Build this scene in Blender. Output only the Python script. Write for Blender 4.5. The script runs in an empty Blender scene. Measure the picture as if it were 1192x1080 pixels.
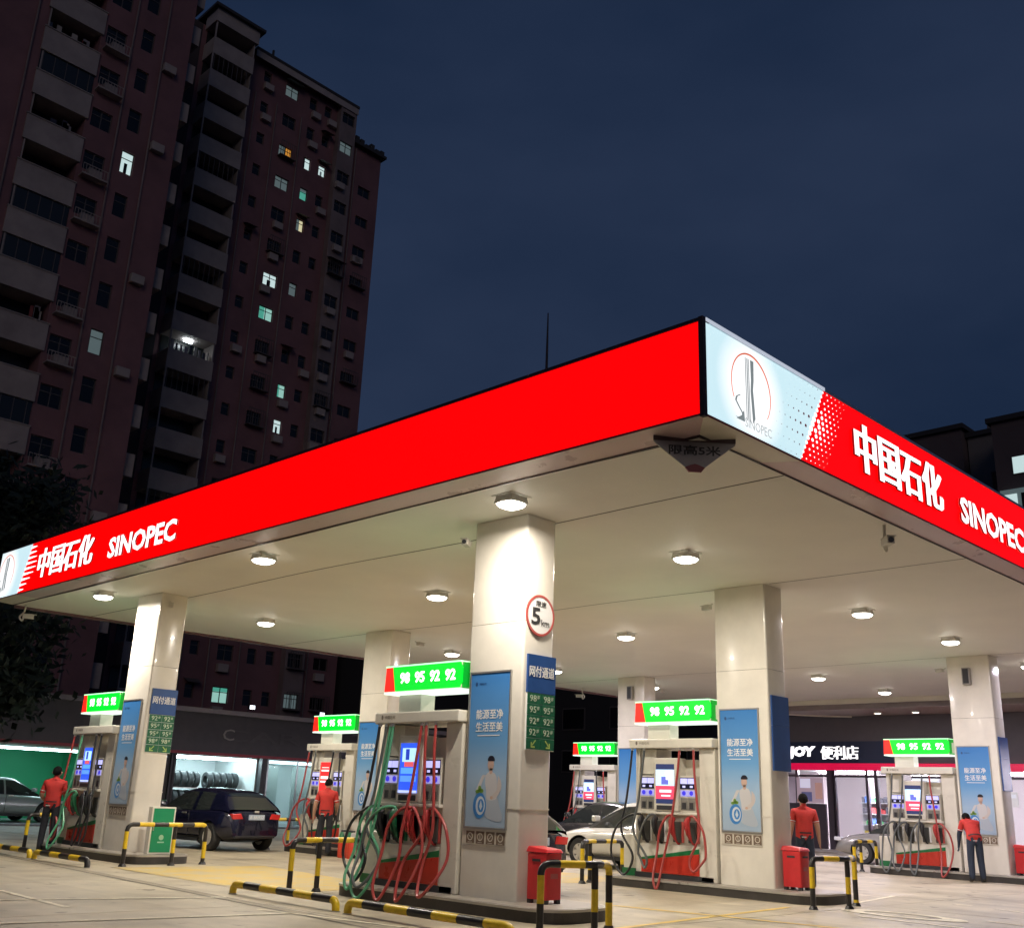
import bpy, bmesh, math, random
from mathutils import Matrix, Vector
random.seed(7)
S = bpy.context.scene
COL = S.collection
rad = math.radians

# ------------------------------------------------------------------ camera
# world: X runs along the front fascia (away to the right), Y along the side fascia (away to the left)
cam = bpy.data.cameras.new('camera'); cam.sensor_fit = 'HORIZONTAL'; cam.sensor_width = 36.0
cam.lens = 1215.885 / 1192 * 36.0; cam.clip_start = 0.05; cam.clip_end = 3000
camo = bpy.data.objects.new('camera', cam); COL.objects.link(camo)
RC = ((0.6957246907, -0.2445795562, -0.6753872929), (-0.7173643426, -0.1883849156, -0.6707454983), (0.0368178581, 0.9511529658, -0.3065166897))
camo.matrix_world = Matrix((RC[0] + (0.0,), RC[1] + (0.0,), RC[2] + (1.3846,), (0, 0, 0, 1)))
S.camera = camo

# ------------------------------------------------------------------ night sky, faint city light, exposure
W = bpy.data.worlds.new('World'); S.world = W; W.use_nodes = True
wn = W.node_tree.nodes; wl = W.node_tree.links
bg = wn['Background']
sky = wn.new('ShaderNodeTexSky'); sky.sky_type = 'NISHITA'; sky.sun_disc = False
sky.sun_elevation = rad(7); sky.sun_rotation = rad(225); sky.air_density = 1.2; sky.dust_density = 0.6; sky.ozone_density = 3.0
tint = wn.new('ShaderNodeMixRGB'); tint.blend_type = 'MIX'; tint.inputs[0].default_value = 0.97
tint.inputs[2].default_value = (0.50, 0.92, 2.15, 1)
tc = wn.new('ShaderNodeTexCoord'); mp = wn.new('ShaderNodeMapping'); mp.inputs['Scale'].default_value = (1.0, 1.0, 2.2); mp.inputs['Location'].default_value = (0.9, 0.35, 0.6)
nz = wn.new('ShaderNodeTexNoise'); nz.inputs['Scale'].default_value = 2.3; nz.inputs['Detail'].default_value = 5; nz.inputs['Roughness'].default_value = 0.5
cr = wn.new('ShaderNodeValToRGB')
cr.color_ramp.elements[0].position = 0.35; cr.color_ramp.elements[0].color = (0.72, 0.80, 0.84, 1)
cr.color_ramp.elements[1].position = 0.68; cr.color_ramp.elements[1].color = (1.34, 1.22, 1.14, 1)
mu = wn.new('ShaderNodeMixRGB'); mu.blend_type = 'MULTIPLY'; mu.inputs[0].default_value = 1.0
wl.new(tc.outputs['Generated'], mp.inputs[0]); wl.new(mp.outputs[0], nz.inputs[0]); wl.new(nz.outputs['Fac'], cr.inputs[0])
wl.new(sky.outputs[0], tint.inputs[1]); wl.new(tint.outputs[0], mu.inputs[1]); wl.new(cr.outputs[0], mu.inputs[2]); wl.new(mu.outputs[0], bg.inputs[0])
bg.inputs[1].default_value = 0.0280

sun = bpy.data.lights.new('sun', 'SUN'); sun.energy = 0.175; sun.angle = rad(25); sun.color = (1.0, 0.82, 0.74)
suno = bpy.data.objects.new('sun', sun); COL.objects.link(suno); suno.location = (-20, -20, 40)
suno.rotation_euler = Vector((0.62, 0.70, -0.34)).to_track_quat('-Z', 'Y').to_euler()

S.render.engine = 'CYCLES'
S.view_settings.view_transform = 'Standard'; S.view_settings.look = 'None'
S.view_settings.exposure = 0.0; S.view_settings.gamma = 1.0; S.view_settings.use_curve_mapping = False
S.cycles.use_denoising = True; S.cycles.denoiser = 'OPENIMAGEDENOISE'
S.cycles.max_bounces = 6; S.cycles.diffuse_bounces = 4; S.cycles.glossy_bounces = 3; S.cycles.transmission_bounces = 4
S.cycles.sample_clamp_indirect = 4.0; S.cycles.caustics_reflective = False; S.cycles.caustics_refractive = False
S.cycles.use_adaptive_sampling = True; S.cycles.adaptive_threshold = 0.015

# ------------------------------------------------------------------ materials
MATS = {}
def mat(name, col, rough=0.55, metal=0.0, noise=0.0, nscale=3.0, bump=0.0, bscale=40.0, emit=None, es=0.0, spec=0.5, coat=0.0, alpha=None, dirt=0.0):
    if name in MATS: return MATS[name]
    m = bpy.data.materials.new(name); m.use_nodes = True; MATS[name] = m
    n = m.node_tree.nodes; l = m.node_tree.links; p = n['Principled BSDF']
    p.inputs['Base Color'].default_value = (*col, 1); p.inputs['Roughness'].default_value = rough; p.inputs['Metallic'].default_value = metal
    p.inputs['Specular IOR Level'].default_value = spec; p.inputs['Coat Weight'].default_value = coat
    if emit: p.inputs['Emission Color'].default_value = (*emit, 1); p.inputs['Emission Strength'].default_value = es
    t = None
    if noise or bump or dirt:
        t = n.new('ShaderNodeTexCoord')
    if noise:
        a = n.new('ShaderNodeTexNoise'); a.inputs['Scale'].default_value = nscale; a.inputs['Detail'].default_value = 7; a.inputs['Roughness'].default_value = 0.62
        l.new(t.outputs['Object'], a.inputs['Vector'])
        r = n.new('ShaderNodeMapRange'); r.inputs['From Min'].default_value = 0.3; r.inputs['From Max'].default_value = 0.7
        r.inputs['To Min'].default_value = 1 - noise; r.inputs['To Max'].default_value = 1 + noise
        l.new(a.outputs['Fac'], r.inputs['Value'])
        x = n.new('ShaderNodeMixRGB'); x.blend_type = 'MULTIPLY'; x.inputs[0].default_value = 1; x.inputs[1].default_value = (*col, 1)
        l.new(r.outputs[0], x.inputs[2]); l.new(x.outputs[0], p.inputs['Base Color'])
        r2 = n.new('ShaderNodeMapRange'); r2.inputs['To Min'].default_value = max(0.02, rough - 0.12); r2.inputs['To Max'].default_value = min(1, rough + 0.12)
        l.new(a.outputs['Fac'], r2.inputs['Value']); l.new(r2.outputs[0], p.inputs['Roughness'])
    if bump:
        b = n.new('ShaderNodeTexNoise'); b.inputs['Scale'].default_value = bscale; b.inputs['Detail'].default_value = 4
        l.new(t.outputs['Object'], b.inputs['Vector'])
        bb = n.new('ShaderNodeBump'); bb.inputs['Strength'].default_value = bump; bb.inputs['Distance'].default_value = 0.02
        l.new(b.outputs['Fac'], bb.inputs['Height']); l.new(bb.outputs[0], p.inputs['Normal'])
    return m
def emat(name, col, s):
    return mat(name, tuple(c * 0.6 for c in col), 0.4, emit=col, es=s)

concrete = mat('concrete', (0.41, 0.355, 0.255), 0.5, noise=0.22, nscale=1.1, bump=0.25, bscale=60)
def grime(m):
    n = m.node_tree.nodes; l = m.node_tree.links; p = n['Principled BSDF']
    src = p.inputs['Base Color'].links[0].from_socket
    g = n.new('ShaderNodeNewGeometry')
    def fac(scale, det, lo, hi, stretch=(1, 1, 1)):
        mpn = n.new('ShaderNodeMapping'); mpn.inputs['Scale'].default_value = stretch
        a = n.new('ShaderNodeTexNoise'); a.inputs['Scale'].default_value = scale; a.inputs['Detail'].default_value = det
        r = n.new('ShaderNodeValToRGB'); r.color_ramp.elements[0].position = lo; r.color_ramp.elements[1].position = hi
        l.new(g.outputs['Position'], mpn.inputs[0]); l.new(mpn.outputs[0], a.inputs['Vector']); l.new(a.outputs['Fac'], r.inputs[0]); return r.outputs[0]
    x = n.new('ShaderNodeMixRGB'); x.blend_type = 'MULTIPLY'; x.inputs[2].default_value = (0.52, 0.50, 0.47, 1)
    l.new(fac(0.55, 8, 0.50, 0.72), x.inputs[0]); l.new(src, x.inputs[1])
    y = n.new('ShaderNodeMixRGB'); y.blend_type = 'MULTIPLY'; y.inputs[2].default_value = (0.84, 0.83, 0.82, 1)
    l.new(fac(1.3, 5, 0.55, 0.66, (1.6, 0.12, 1)), y.inputs[0]); l.new(x.outputs[0], y.inputs[1])
    z = n.new('ShaderNodeMixRGB'); z.blend_type = 'MULTIPLY'; z.inputs[2].default_value = (0.30, 0.28, 0.26, 1)       # oil drips
    l.new(fac(2.6, 3, 0.64, 0.72), z.inputs[0]); l.new(y.outputs[0], z.inputs[1])
    l.new(z.outputs[0], p.inputs['Base Color'])
grime(concrete)
white_paint = mat('white_paint', (0.74, 0.71, 0.62), 0.32, noise=0.05, nscale=1.2)
column_clad = mat('column_clad', (0.79, 0.75, 0.66), 0.18, noise=0.075, nscale=1.6, coat=0.3, bump=0.04, bscale=3)
ceil_mat = mat('ceiling_sheet', (0.80, 0.765, 0.70), 0.58, noise=0.05, nscale=0.5)
steel = mat('steel', (0.55, 0.54, 0.50), 0.32, metal=0.85, noise=0.12, nscale=6)
dark_metal = mat('dark_metal', (0.035, 0.035, 0.04), 0.45)
black_rub = mat('black_rubber', (0.018, 0.018, 0.02), 0.45, noise=0.2, nscale=12)
seam_dark = mat('seam_dark', (0.10, 0.085, 0.07), 0.7)
yellow = mat('yellow_paint', (0.72, 0.50, 0.02), 0.35, noise=0.16, nscale=9)
black_paint = mat('black_paint', (0.022, 0.020, 0.020), 0.34, noise=0.25, nscale=9)
red_plastic = mat('red_plastic', (0.60, 0.030, 0.035), 0.35, noise=0.08, nscale=7)
green_sign = mat('green_sign', (0.010, 0.12, 0.055), 0.4)
green_cab = mat('green_cab', (0.008, 0.26, 0.11), 0.4, noise=0.06)
blue_sign = mat('blue_sign', (0.02, 0.075, 0.26), 0.35, noise=0.15, nscale=2)
letter_white = mat('letter_white', (0.82, 0.82, 0.80), 0.45)
letter_black = mat('letter_black', (0.02, 0.02, 0.02), 0.5)
letter_grey = mat('letter_grey', (0.20, 0.17, 0.13), 0.5)
kerb_black = mat('kerb_black', (0.045, 0.04, 0.036), 0.45, noise=0.3, nscale=4, bump=0.2)
glass_dark = mat('glass_dark', (0.012, 0.014, 0.017), 0.06, spec=0.8)
red_fascia = mat('red_fascia', (0.45, 0.0, 0.0), 0.35, emit=(1.0, 0.0, 0.0), es=1.15)
white_led = emat('white_led', (1.0, 0.97, 0.98), 1.7)

# ------------------------------------------------------------------ mesh builder
class MB:
    def __init__(s): s.v = []; s.f = []; s.m = []; s.cur = 0
    def add(s, vs, fs):
        o = len(s.v); s.v.extend([tuple(p) for p in vs])
        for f in fs: s.f.append(tuple(i + o for i in f)); s.m.append(s.cur)
        return s
    def box(s, x0, x1, y0, y1, z0, z1):
        return s.add([(x0,y0,z0),(x1,y0,z0),(x1,y1,z0),(x0,y1,z0),(x0,y0,z1),(x1,y0,z1),(x1,y1,z1),(x0,y1,z1)],
                     [(0,3,2,1),(4,5,6,7),(0,1,5,4),(1,2,6,5),(2,3,7,6),(3,0,4,7)])
    def prism(s, poly, a, b, axis='z'):
        n = len(poly)
        def P(p, t):
            if axis == 'z': return (p[0], p[1], t)
            if axis == 'x': return (t, p[0], p[1])
            return (p[0], t, p[1])
        vs = [P(p, a) for p in poly] + [P(p, b) for p in poly]
        fs = [tuple(range(n))[::-1], tuple(range(n, 2 * n))] + [(i, (i + 1) % n, n + (i + 1) % n, n + i) for i in range(n)]
        return s.add(vs, fs)
    def tube(s, path, r, n=8, caps=True):
        path = [Vector(p) for p in path]; rs = r if isinstance(r, (list, tuple)) else [r] * len(path)
        rings = []; up = None
        for i, p in enumerate(path):
            d = (path[min(i + 1, len(path) - 1)] - path[max(i - 1, 0)])
            if d.length < 1e-9: d = Vector((0, 0, 1))
            d.normalize()
            if up is None:
                up = Vector((0, 0, 1)) if abs(d.z) < 0.9 else Vector((1, 0, 0))
            u = (up - d * up.dot(d))
            if u.length < 1e-6: u = d.orthogonal()
            u.normalize(); w = d.cross(u); up = u
            rings.append([p + (u * math.cos(2 * math.pi * k / n) + w * math.sin(2 * math.pi * k / n)) * rs[i] for k in range(n)])
        o = [p for rg in rings for p in rg]; fs = []
        for i in range(len(rings) - 1):
            for k in range(n): fs.append((i*n+k, i*n+(k+1)%n, (i+1)*n+(k+1)%n, (i+1)*n+k))
        if caps: fs.append(tuple(range(n))[::-1]); fs.append(tuple((len(rings)-1)*n + k for k in range(n)))
        return s.add(o, fs)
    def cyl(s, c, r, h0, h1, axis='z', n=20, r2=None):
        r2 = r if r2 is None else r2; vs = []
        for t, rr in ((h0, r), (h1, r2)):
            for k in range(n):
                a = 2 * math.pi * k / n; p, q = rr * math.cos(a), rr * math.sin(a)
                vs.append((c[0]+p, c[1]+q, t) if axis == 'z' else (t, c[0]+p, c[1]+q) if axis == 'x' else (c[0]+p, t, c[1]+q))
        return s.add(vs, [tuple(range(n))[::-1], tuple(range(n, 2*n))] + [(k, (k+1)%n, n+(k+1)%n, n+k) for k in range(n)])
    def ring(s, c, r0, r1, h0, h1, axis='y', n=40):
        vs = []
        for t in (h0, h1):
            for rr in (r0, r1):
                for k in range(n):
                    a = 2*math.pi*k/n; p, q = rr*math.cos(a), rr*math.sin(a)
                    vs.append((c[0]+p, c[1]+q, t) if axis == 'z' else (t, c[0]+p, c[1]+q) if axis == 'x' else (c[0]+p, t, c[1]+q))
        fs = []
        for k in range(n):
            j = (k+1) % n
            fs += [(k, j, n+j, n+k), (2*n+k, 3*n+k, 3*n+j, 2*n+j), (k, 2*n+k, 2*n+j, j), (n+k, n+j, 3*n+j, 3*n+k)]
        return s.add(vs, fs)
    def mesh(s, mats=(), smooth=False, bevel=0.0, name='mesh'):
        me = bpy.data.meshes.new(name); me.from_pydata(s.v, [], s.f)
        for m in mats: me.materials.append(m)
        if len(mats) > 1: me.polygons.foreach_set('material_index', s.m)
        bm = bmesh.new(); bm.from_mesh(me)
        bmesh.ops.recalc_face_normals(bm, faces=bm.faces)
        if bevel: bmesh.ops.bevel(bm, geom=[e for e in bm.edges if len(e.link_faces) == 2 and e.calc_face_angle(0) > 0.5], offset=bevel, segments=2, affect='EDGES', profile=0.6)
        bm.to_mesh(me); bm.free()
        if smooth:
            me.polygons.foreach_set('use_smooth', [True] * len(me.polygons))
            try: me.set_sharp_from_angle(angle=rad(40))
            except Exception: pass
        return me
def link(name, me, parent=None, loc=None):
    o = bpy.data.objects.new(name, me); COL.objects.link(o)
    if parent is not None: o.parent = parent
    if loc is not None: o.location = loc
    return o
def part(name, mb, m, parent=None, smooth=False, bevel=0.0):
    ms = m if isinstance(m, (list, tuple)) else [m]
    return link(name, mb.mesh(ms, smooth, bevel, name), parent)
def thing(name, label, cat, loc=(0, 0, 0), rz=0.0, group=None):
    o = bpy.data.objects.new(name, None); COL.objects.link(o); o.location = loc; o.rotation_euler = (0, 0, rz)
    o.empty_display_size = 0.2
    o['label'] = label; o['category'] = cat
    if group: o['group'] = group
    return o
def tag(o, label, cat, group=None):
    o['label'] = label; o['category'] = cat
    if group: o['group'] = group
    return o
def struct(o): o['kind'] = 'structure'; return o
def stuff(o): o['kind'] = 'stuff'; return o

_tc = {}
def text_mesh(body, depth, bold=0.0, shear=0.0, res=2):
    key = (body, bold, shear)
    if key not in _tc:
        c = bpy.data.curves.new('t', 'FONT'); c.body = body; c.offset = bold; c.resolution_u = res; c.shear = shear
        o = bpy.data.objects.new('t', c); COL.objects.link(o); bpy.context.view_layer.update()
        me = o.evaluated_get(bpy.context.evaluated_depsgraph_get()).to_mesh()
        vs = [tuple(v.co) for v in me.vertices]; fs = [tuple(p.vertices) for p in me.polygons]
        bpy.data.objects.remove(o); bpy.data.curves.remove(c)
        x0 = min(v[0] for v in vs); x1 = max(v[0] for v in vs); y0 = min(v[1] for v in vs); y1 = max(v[1] for v in vs)
        _tc[key] = ([((v[0]-x0)/(x1-x0), (v[1]-y0)/(y1-y0)) for v in vs], fs)
    return _tc[key]
def add_text(mb, body, org, right, up, w, h, depth, bold=0.0, shear=0.0):
    """flat lettering as a thin solid: org = lower left corner, right/up unit vectors, depth along the outward normal"""
    vs, fs = text_mesh(body, depth, bold, shear)
    org = Vector(org); right = Vector(right); up = Vector(up); nrm = right.cross(up)
    front = [org + right * (a * w) + up * (b * h) + nrm * depth for a, b in vs]
    from collections import Counter
    ec = Counter()
    for f in fs:
        for i in range(len(f)): ec[(f[i], f[(i+1) % len(f)])] += 1
    n = len(vs)
    back = [org + right * (a * w) + up * (b * h) for a, b in vs]
    sides = [(j, i, i + n, j + n) for (i, j) in ec if (j, i) not in ec]
    mb.add(front + back, list(fs)); mb.cur = 1; o = len(mb.v) - 2 * n
    for f in sides: mb.f.append(tuple(q + o for q in f)); mb.m.append(1)
    mb.cur = 0
    return mb
def bold_text(mb, body, org, right, up, w, h, depth, bold=0.0, strike=0.012):
    """heavier lettering: the same word struck three times with a small sideways shift"""
    org = Vector(org); r = Vector(right); s = w * strike / max(1, len(body)) * 4
    for k, o in enumerate((-s, 0, s)): add_text(mb, body, org + r * o, right, up, w, h, depth + .0006 * k, bold)
    return mb
def raw(name, mb, m, parent=None):       # no normal recalculation (open lettering shells)
    me = bpy.data.meshes.new(name); me.from_pydata(mb.v, [], mb.f)
    ms = m if isinstance(m, (list, tuple)) else [m]
    for k in ms: me.materials.append(k)
    if len(ms) > 1: me.polygons.foreach_set('material_index', mb.m)
    return link(name, me, parent)
def spline(pts, k=6):
    pts = [Vector(p) for p in pts]; out = []
    P = [pts[0]] + pts + [pts[-1]]
    for i in range(1, len(P) - 2):
        a, b, c, d = P[i-1], P[i], P[i+1], P[i+2]
        for j in range(k):
            t = j / k
            out.append(0.5 * ((2*b) + (c-a)*t + (2*a-5*b+4*c-d)*t*t + (3*b-a-3*c+d)*t*t*t))
    out.append(pts[-1]); return out
# ------------------------------------------------------------------ pixel -> ground helper (photo is 1192 x 1080)
RM = Matrix(RC)
def gp(u, v, z=0.0):
    r = RM @ Vector(((u - 596) / 1215.885, -(v - 540) / 1215.885, -1.0)); t = (z - 1.3846) / r.z
    return Vector((r.x * t, r.y * t, z))

# ------------------------------------------------------------------ ground
asphalt = mat('asphalt', (0.05, 0.048, 0.046), 0.8, noise=0.25, nscale=0.6, bump=0.3, bscale=90)
g = MB().add([(-300, -300, -0.06), (600, -300, -0.06), (600, 600, -0.06), (-300, 600, -0.06)], [(0, 1, 2, 3)])
ground = struct(part('ground', g, asphalt))
forecourt = struct(bpy.data.objects.new('forecourt', None)); COL.objects.link(forecourt)
SX, SY = 4.45, 4.0
slab_me = MB().box(0, SX - 0.014, 0, SY - 0.014, -0.05, 0).mesh([concrete], False, 0.006, 'slab')
for i in range(-1, 9):
    for j in range(-1, 10):
        o = link('slab', slab_me, forecourt, (i * SX - 0.6, j * SY + 0.35, random.uniform(-0.0015, 0.0015)))
bed = MB().box(-5.2, 39.6, -3.8, 40.5, -0.058, -0.04); part('slab_bed', bed, seam_dark, forecourt)

paint_y = mat('road_yellow', (0.60, 0.42, 0.10), 0.55, noise=0.3, nscale=3.5)
paint_p = mat('road_pale', (0.70, 0.64, 0.48), 0.55, noise=0.35, nscale=6)
def stripe(a, b, w, m, name='road_marking', z=0.006):
    a = Vector(a); b = Vector(b); d = (b - a).normalized(); n = Vector((-d.y, d.x, 0)) * w / 2
    vs = [(p.x, p.y, z) for p in (a - n, b - n, b + n, a + n)]
    return struct(part(name, MB().add(vs, [(0, 1, 2, 3)]), m))
mk = MB().add([(9.15, 13.7, 0.0055), (11.6, 13.7, 0.0055), (12.3, 18.6, 0.0055), (9.3, 18.8, 0.0055)], [(0, 1, 2, 3)])
# worn yellow box: pigment mixed into concrete by noise
py = bpy.data.materials.new('worn_yellow'); py.use_nodes = True
nn = py.node_tree.nodes; ll = py.node_tree.links; pb = nn['Principled BSDF']; pb.inputs['Roughness'].default_value = 0.55
tcx = nn.new('ShaderNodeNewGeometry'); nz1 = nn.new('ShaderNodeTexNoise'); nz1.inputs['Scale'].default_value = 1.6; nz1.inputs['Detail'].default_value = 9; nz1.inputs['Roughness'].default_value = 0.7
rp = nn.new('ShaderNodeValToRGB'); rp.color_ramp.elements[0].position = 0.38; rp.color_ramp.elements[0].color = (0.40, 0.34, 0.21, 1); rp.color_ramp.elements[1].position = 0.6; rp.color_ramp.elements[1].color = (0.52, 0.36, 0.07, 1)
ll.new(tcx.outputs['Position'], nz1.inputs['Vector']); ll.new(nz1.outputs['Fac'], rp.inputs[0]); ll.new(rp.outputs[0], pb.inputs['Base Color'])
struct(part('painted_zone', mk, py))
mk2 = MB().add([(15.3, 13.4, 0.0055), (17.6, 13.4, 0.0055), (17.6, 18.4, 0.0055), (15.3, 18.4, 0.0055)], [(0, 1, 2, 3)])
struct(part('painted_zone', mk2, py))
for a, b, w, m in [((4.6, 14.35), (8.3, 13.38), 0.09, paint_p), ((3.6, 11.95), (8.0, 11.35), 0.10, paint_p),
                   ((10.4, 8.38), (15.3, 8.9), 0.10, paint_y), ((12.75, 10.4), (13.4, 6.2), 0.11, paint_y), ((17.0, 8.75), (19.5, 9.2), 0.09, paint_p)]:
    stripe((a[0], a[1], 0), (b[0], b[1], 0), w, m)
for p, q, w in [((999, 1066), (1122, 1080), 0.10), ((1111, 1052), (1132, 1054), 0.10), ((1162, 1058), (1192, 1062), 0.10), ((1150, 1072), (1192, 1077), 0.1), ((0, 1036), (78, 1056), 0.08),
                ((300, 1058), (470, 1079), 0.07), ((980, 1039), (1024, 1044), 0.08)]:
    stripe(gp(*p), gp(*q), w, paint_p)
c = gp(1050, 1065); ov = MB(); n = 40; vs = []
for k in range(n):
    a = 2 * math.pi * k / n
    for rr in (0.62, 1.0): vs.append((c.x + 0.42 * rr * math.cos(a), c.y + 0.95 * rr * math.sin(a), 0.0075))
ov.add(vs, [(2*k, 2*k+1, (2*k+3) % (2*n), (2*k+2) % (2*n)) for k in range(n)])
struct(part('road_marking', ov, paint_p))
# drainage slot along the drip line of the side fascia
a, b = Vector((8.98, 26, 0)), Vector((7.65, 6.5, 0)); d = (b - a).normalized(); nrm = Vector((-d.y, d.x, 0))
for off, w in ((0.0, 0.035), (0.17, 0.022)):
    p, q = a + nrm * off, b + nrm * off
    stripe(p, q, w, seam_dark, 'drain_slot', 0.0045)
stripe(a + nrm * 0.085, b + nrm * 0.085, 0.13, mat('drain_lid', (0.26, 0.22, 0.15), 0.6, noise=0.3, nscale=5), 'drain_cover', 0.0042)

# ------------------------------------------------------------------ canopy
X0, Y0, X1, Y1 = 8.68, 5.81, 35.6, 25.2
ZB, ZT, ZC = 5.32, 6.42, 5.26
can = thing('station_canopy', 'large flat filling station canopy with glowing red fascia and white ceiling', 'canopy', (0, 0, 0))
deck = MB().box(X0 + 0.12, X1 - 0.12, Y0 + 0.12, Y1 - 0.12, 5.36, 6.30); part('roof_deck', deck, dark_metal, can)
# fascia light boxes
xs = lambda z: 10.67 + (z - ZB) * (0.67 / 1.1)
ys = lambda z: 23.87 - (z - ZB) * (0.43 / 1.1)
D = 0.10
zb, zt = ZB + 0.018, ZT - 0.02
part('fascia_panel', MB().prism([(Y0 + 0.045, zb), (ys(zb), zb), (ys(zt), zt), (Y0 + 0.045, zt)], X0, X0 + D, 'x'), red_fascia, can)
part('fascia_panel', MB().prism([(xs(zb), zb), (X1, zb), (X1, zt), (xs(zt), zt)], Y0, Y0 + D, 'y'), red_fascia, can)
wl_m = bpy.data.materials.new('white_lightbox'); wl_m.use_nodes = True
nn = wl_m.node_tree.nodes; ll = wl_m.node_tree.links; pb = nn['Principled BSDF']; pb.inputs['Base Color'].default_value = (0.5, 0.55, 0.58, 1); pb.inputs['Roughness'].default_value = 0.35
ge = nn.new('ShaderNodeNewGeometry'); mn = None
dd = []
for c0 in ((9.64, Y0, 5.88), (X0, 24.75, 5.88)):
    ds = nn.new('ShaderNodeVectorMath'); ds.operation = 'DISTANCE'; ds.inputs[1].default_value = c0
    ll.new(ge.outputs['Position'], ds.inputs[0]); dd.append(ds)
mi = nn.new('ShaderNodeMath'); mi.operation = 'MINIMUM'; ll.new(dd[0].outputs['Value'], mi.inputs[0]); ll.new(dd[1].outputs['Value'], mi.inputs[1])
rp = nn.new('ShaderNodeValToRGB'); rp.color_ramp.elements[0].position = 0.36; rp.color_ramp.elements[0].color = (1.15, 1.15, 1.15, 1)
rp.color_ramp.elements[1].position = 0.72; rp.color_ramp.elements[1].color = (0.60, 0.83, 0.90, 1)
ll.new(mi.outputs[0], rp.inputs[0]); ll.new(rp.outputs[0], pb.inputs['Emission Color']); pb.inputs['Emission Strength'].default_value = 1.0
part('fascia_panel', MB().prism([(X0 + 0.05, zb), (xs(zb) - .002, zb), (xs(zt) - .002, zt), (X0 + 0.05, zt)], Y0, Y0 + D, 'y'), wl_m, can)
part('fascia_panel', MB().prism([(ys(zb) + .002, zb), (Y1 - .03, zb), (Y1 - .03, zt), (ys(zt) + .002, zt)], X0, X0 + D, 'x'), wl_m, can)
red_off = mat('red_back', (0.30, 0.02, 0.03), 0.4)
part('fascia_panel', MB().box(X0 + D, X1 - D, Y1 - D, Y1, zb, zt), red_off, can)
part('fascia_panel', MB().box(X1 - D, X1, Y0 + D, Y1, zb, zt), red_off, can)
trim_d = mat('fascia_trim', (0.05, 0.03, 0.035), 0.4, metal=0.3)
trim_r = mat('fascia_trim_red', (0.22, 0.02, 0.03), 0.4)
trim_s = mat('fascia_trim_silver', (0.6, 0.62, 0.66), 0.3, metal=0.7)
part('top_trim', MB().box(X0 - 0.012, X0 + D + .02, Y0 - 0.012, Y1, ZT - 0.018, ZT + 0.025), trim_d, can)
part('trim_glint', MB().box(X0 + 0.05, xs(ZT), Y0 - 0.02, Y0 - 0.0125, ZT - 0.012, ZT + 0.03), emat('trim_glint_glow', (0.60, 0.66, 0.78), .75), can)  # glowing strip added for the bright reflection along the top trim
part('top_trim', MB().box(X0 + D + .02, X1, Y0 - 0.012, Y0 + D + .02, ZT - 0.018, ZT + 0.025), trim_s, can)
part('bottom_trim', MB().box(X0 - 0.004, X0 + .03, Y0 - 0.004, Y1, ZB - 0.006, ZB + 0.017), trim_r, can)
part('bottom_trim', MB().box(X0 + .03, X1, Y0 - 0.004, Y0 + .03, ZB - 0.006, ZB + 0.017), trim_r, can)
part('corner_trim', MB().box(X0 - 0.015, X0 + 0.045, Y0 - 0.015, Y0 + 0.043, ZB - 0.02, ZT + 0.03), trim_d, can)
# soffit strips and ceiling sheets
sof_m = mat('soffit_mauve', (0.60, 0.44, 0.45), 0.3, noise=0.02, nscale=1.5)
sof_c = mat('soffit_cream', (0.74, 0.69, 0.58), 0.35, noise=0.06, nscale=1.5)
I0x, I0y = X0 + 0.40, Y0 + 0.33
zo, zi_ = ZB - 0.008, ZC + 0.012
def soffit(a, b, c, d, m):            # a, b outer edge; c, d inner edge (plan points): a gently sloping strip
    vs = [(a[0], a[1], zo), (b[0], b[1], zo), (d[0], d[1], zi_), (c[0], c[1], zi_)]; vs += [(x, y, z + .03) for x, y, z in vs]
    part('soffit', MB().add(vs, [(0, 1, 2, 3), (4, 5, 6, 7), (0, 1, 5, 4), (1, 2, 6, 5), (2, 3, 7, 6), (3, 0, 4, 7)]), m, can)
o_ = 0.004; xw = xs(ZB)
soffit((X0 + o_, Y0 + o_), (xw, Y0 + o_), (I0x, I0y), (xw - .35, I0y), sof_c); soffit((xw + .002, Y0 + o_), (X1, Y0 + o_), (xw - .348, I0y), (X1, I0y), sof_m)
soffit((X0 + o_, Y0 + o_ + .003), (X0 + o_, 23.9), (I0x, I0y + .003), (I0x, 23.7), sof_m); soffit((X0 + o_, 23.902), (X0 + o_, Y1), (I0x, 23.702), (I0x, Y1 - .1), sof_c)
part('inner_trim', MB().box(I0x + .001, I0x + 0.02, I0y, Y1 - .2, ZC - 0.002, ZB + 0.04), trim_d, can)
part('inner_trim', MB().box(I0x, X1, I0y + .001, I0y + 0.02, ZC - 0.004, ZB + 0.04), trim_d, can)
part('back_trim', MB().box(I0x + .03, X1 - .05, Y1 - 0.16, Y1 - 0.11, ZC - 0.06, ZB + 0.04), mat('back_trim', (0.16, 0.08, 0.09), 0.35, metal=0.2), can)
part('back_trim', MB().box(X1 - 0.20, X1 - .12, I0y + .03, Y1 - 0.2, ZC - 0.16, ZB + 0.04), sof_c, can)
part('seam_backing', MB().box(I0x, X1 - .1, I0y, Y1 - 0.1, ZC + 0.035, ZC + 0.05), seam_dark, can)
bounds = [I0x + 0.03, 10.93, 16.38, 26.92, X1 - 0.2]
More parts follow.
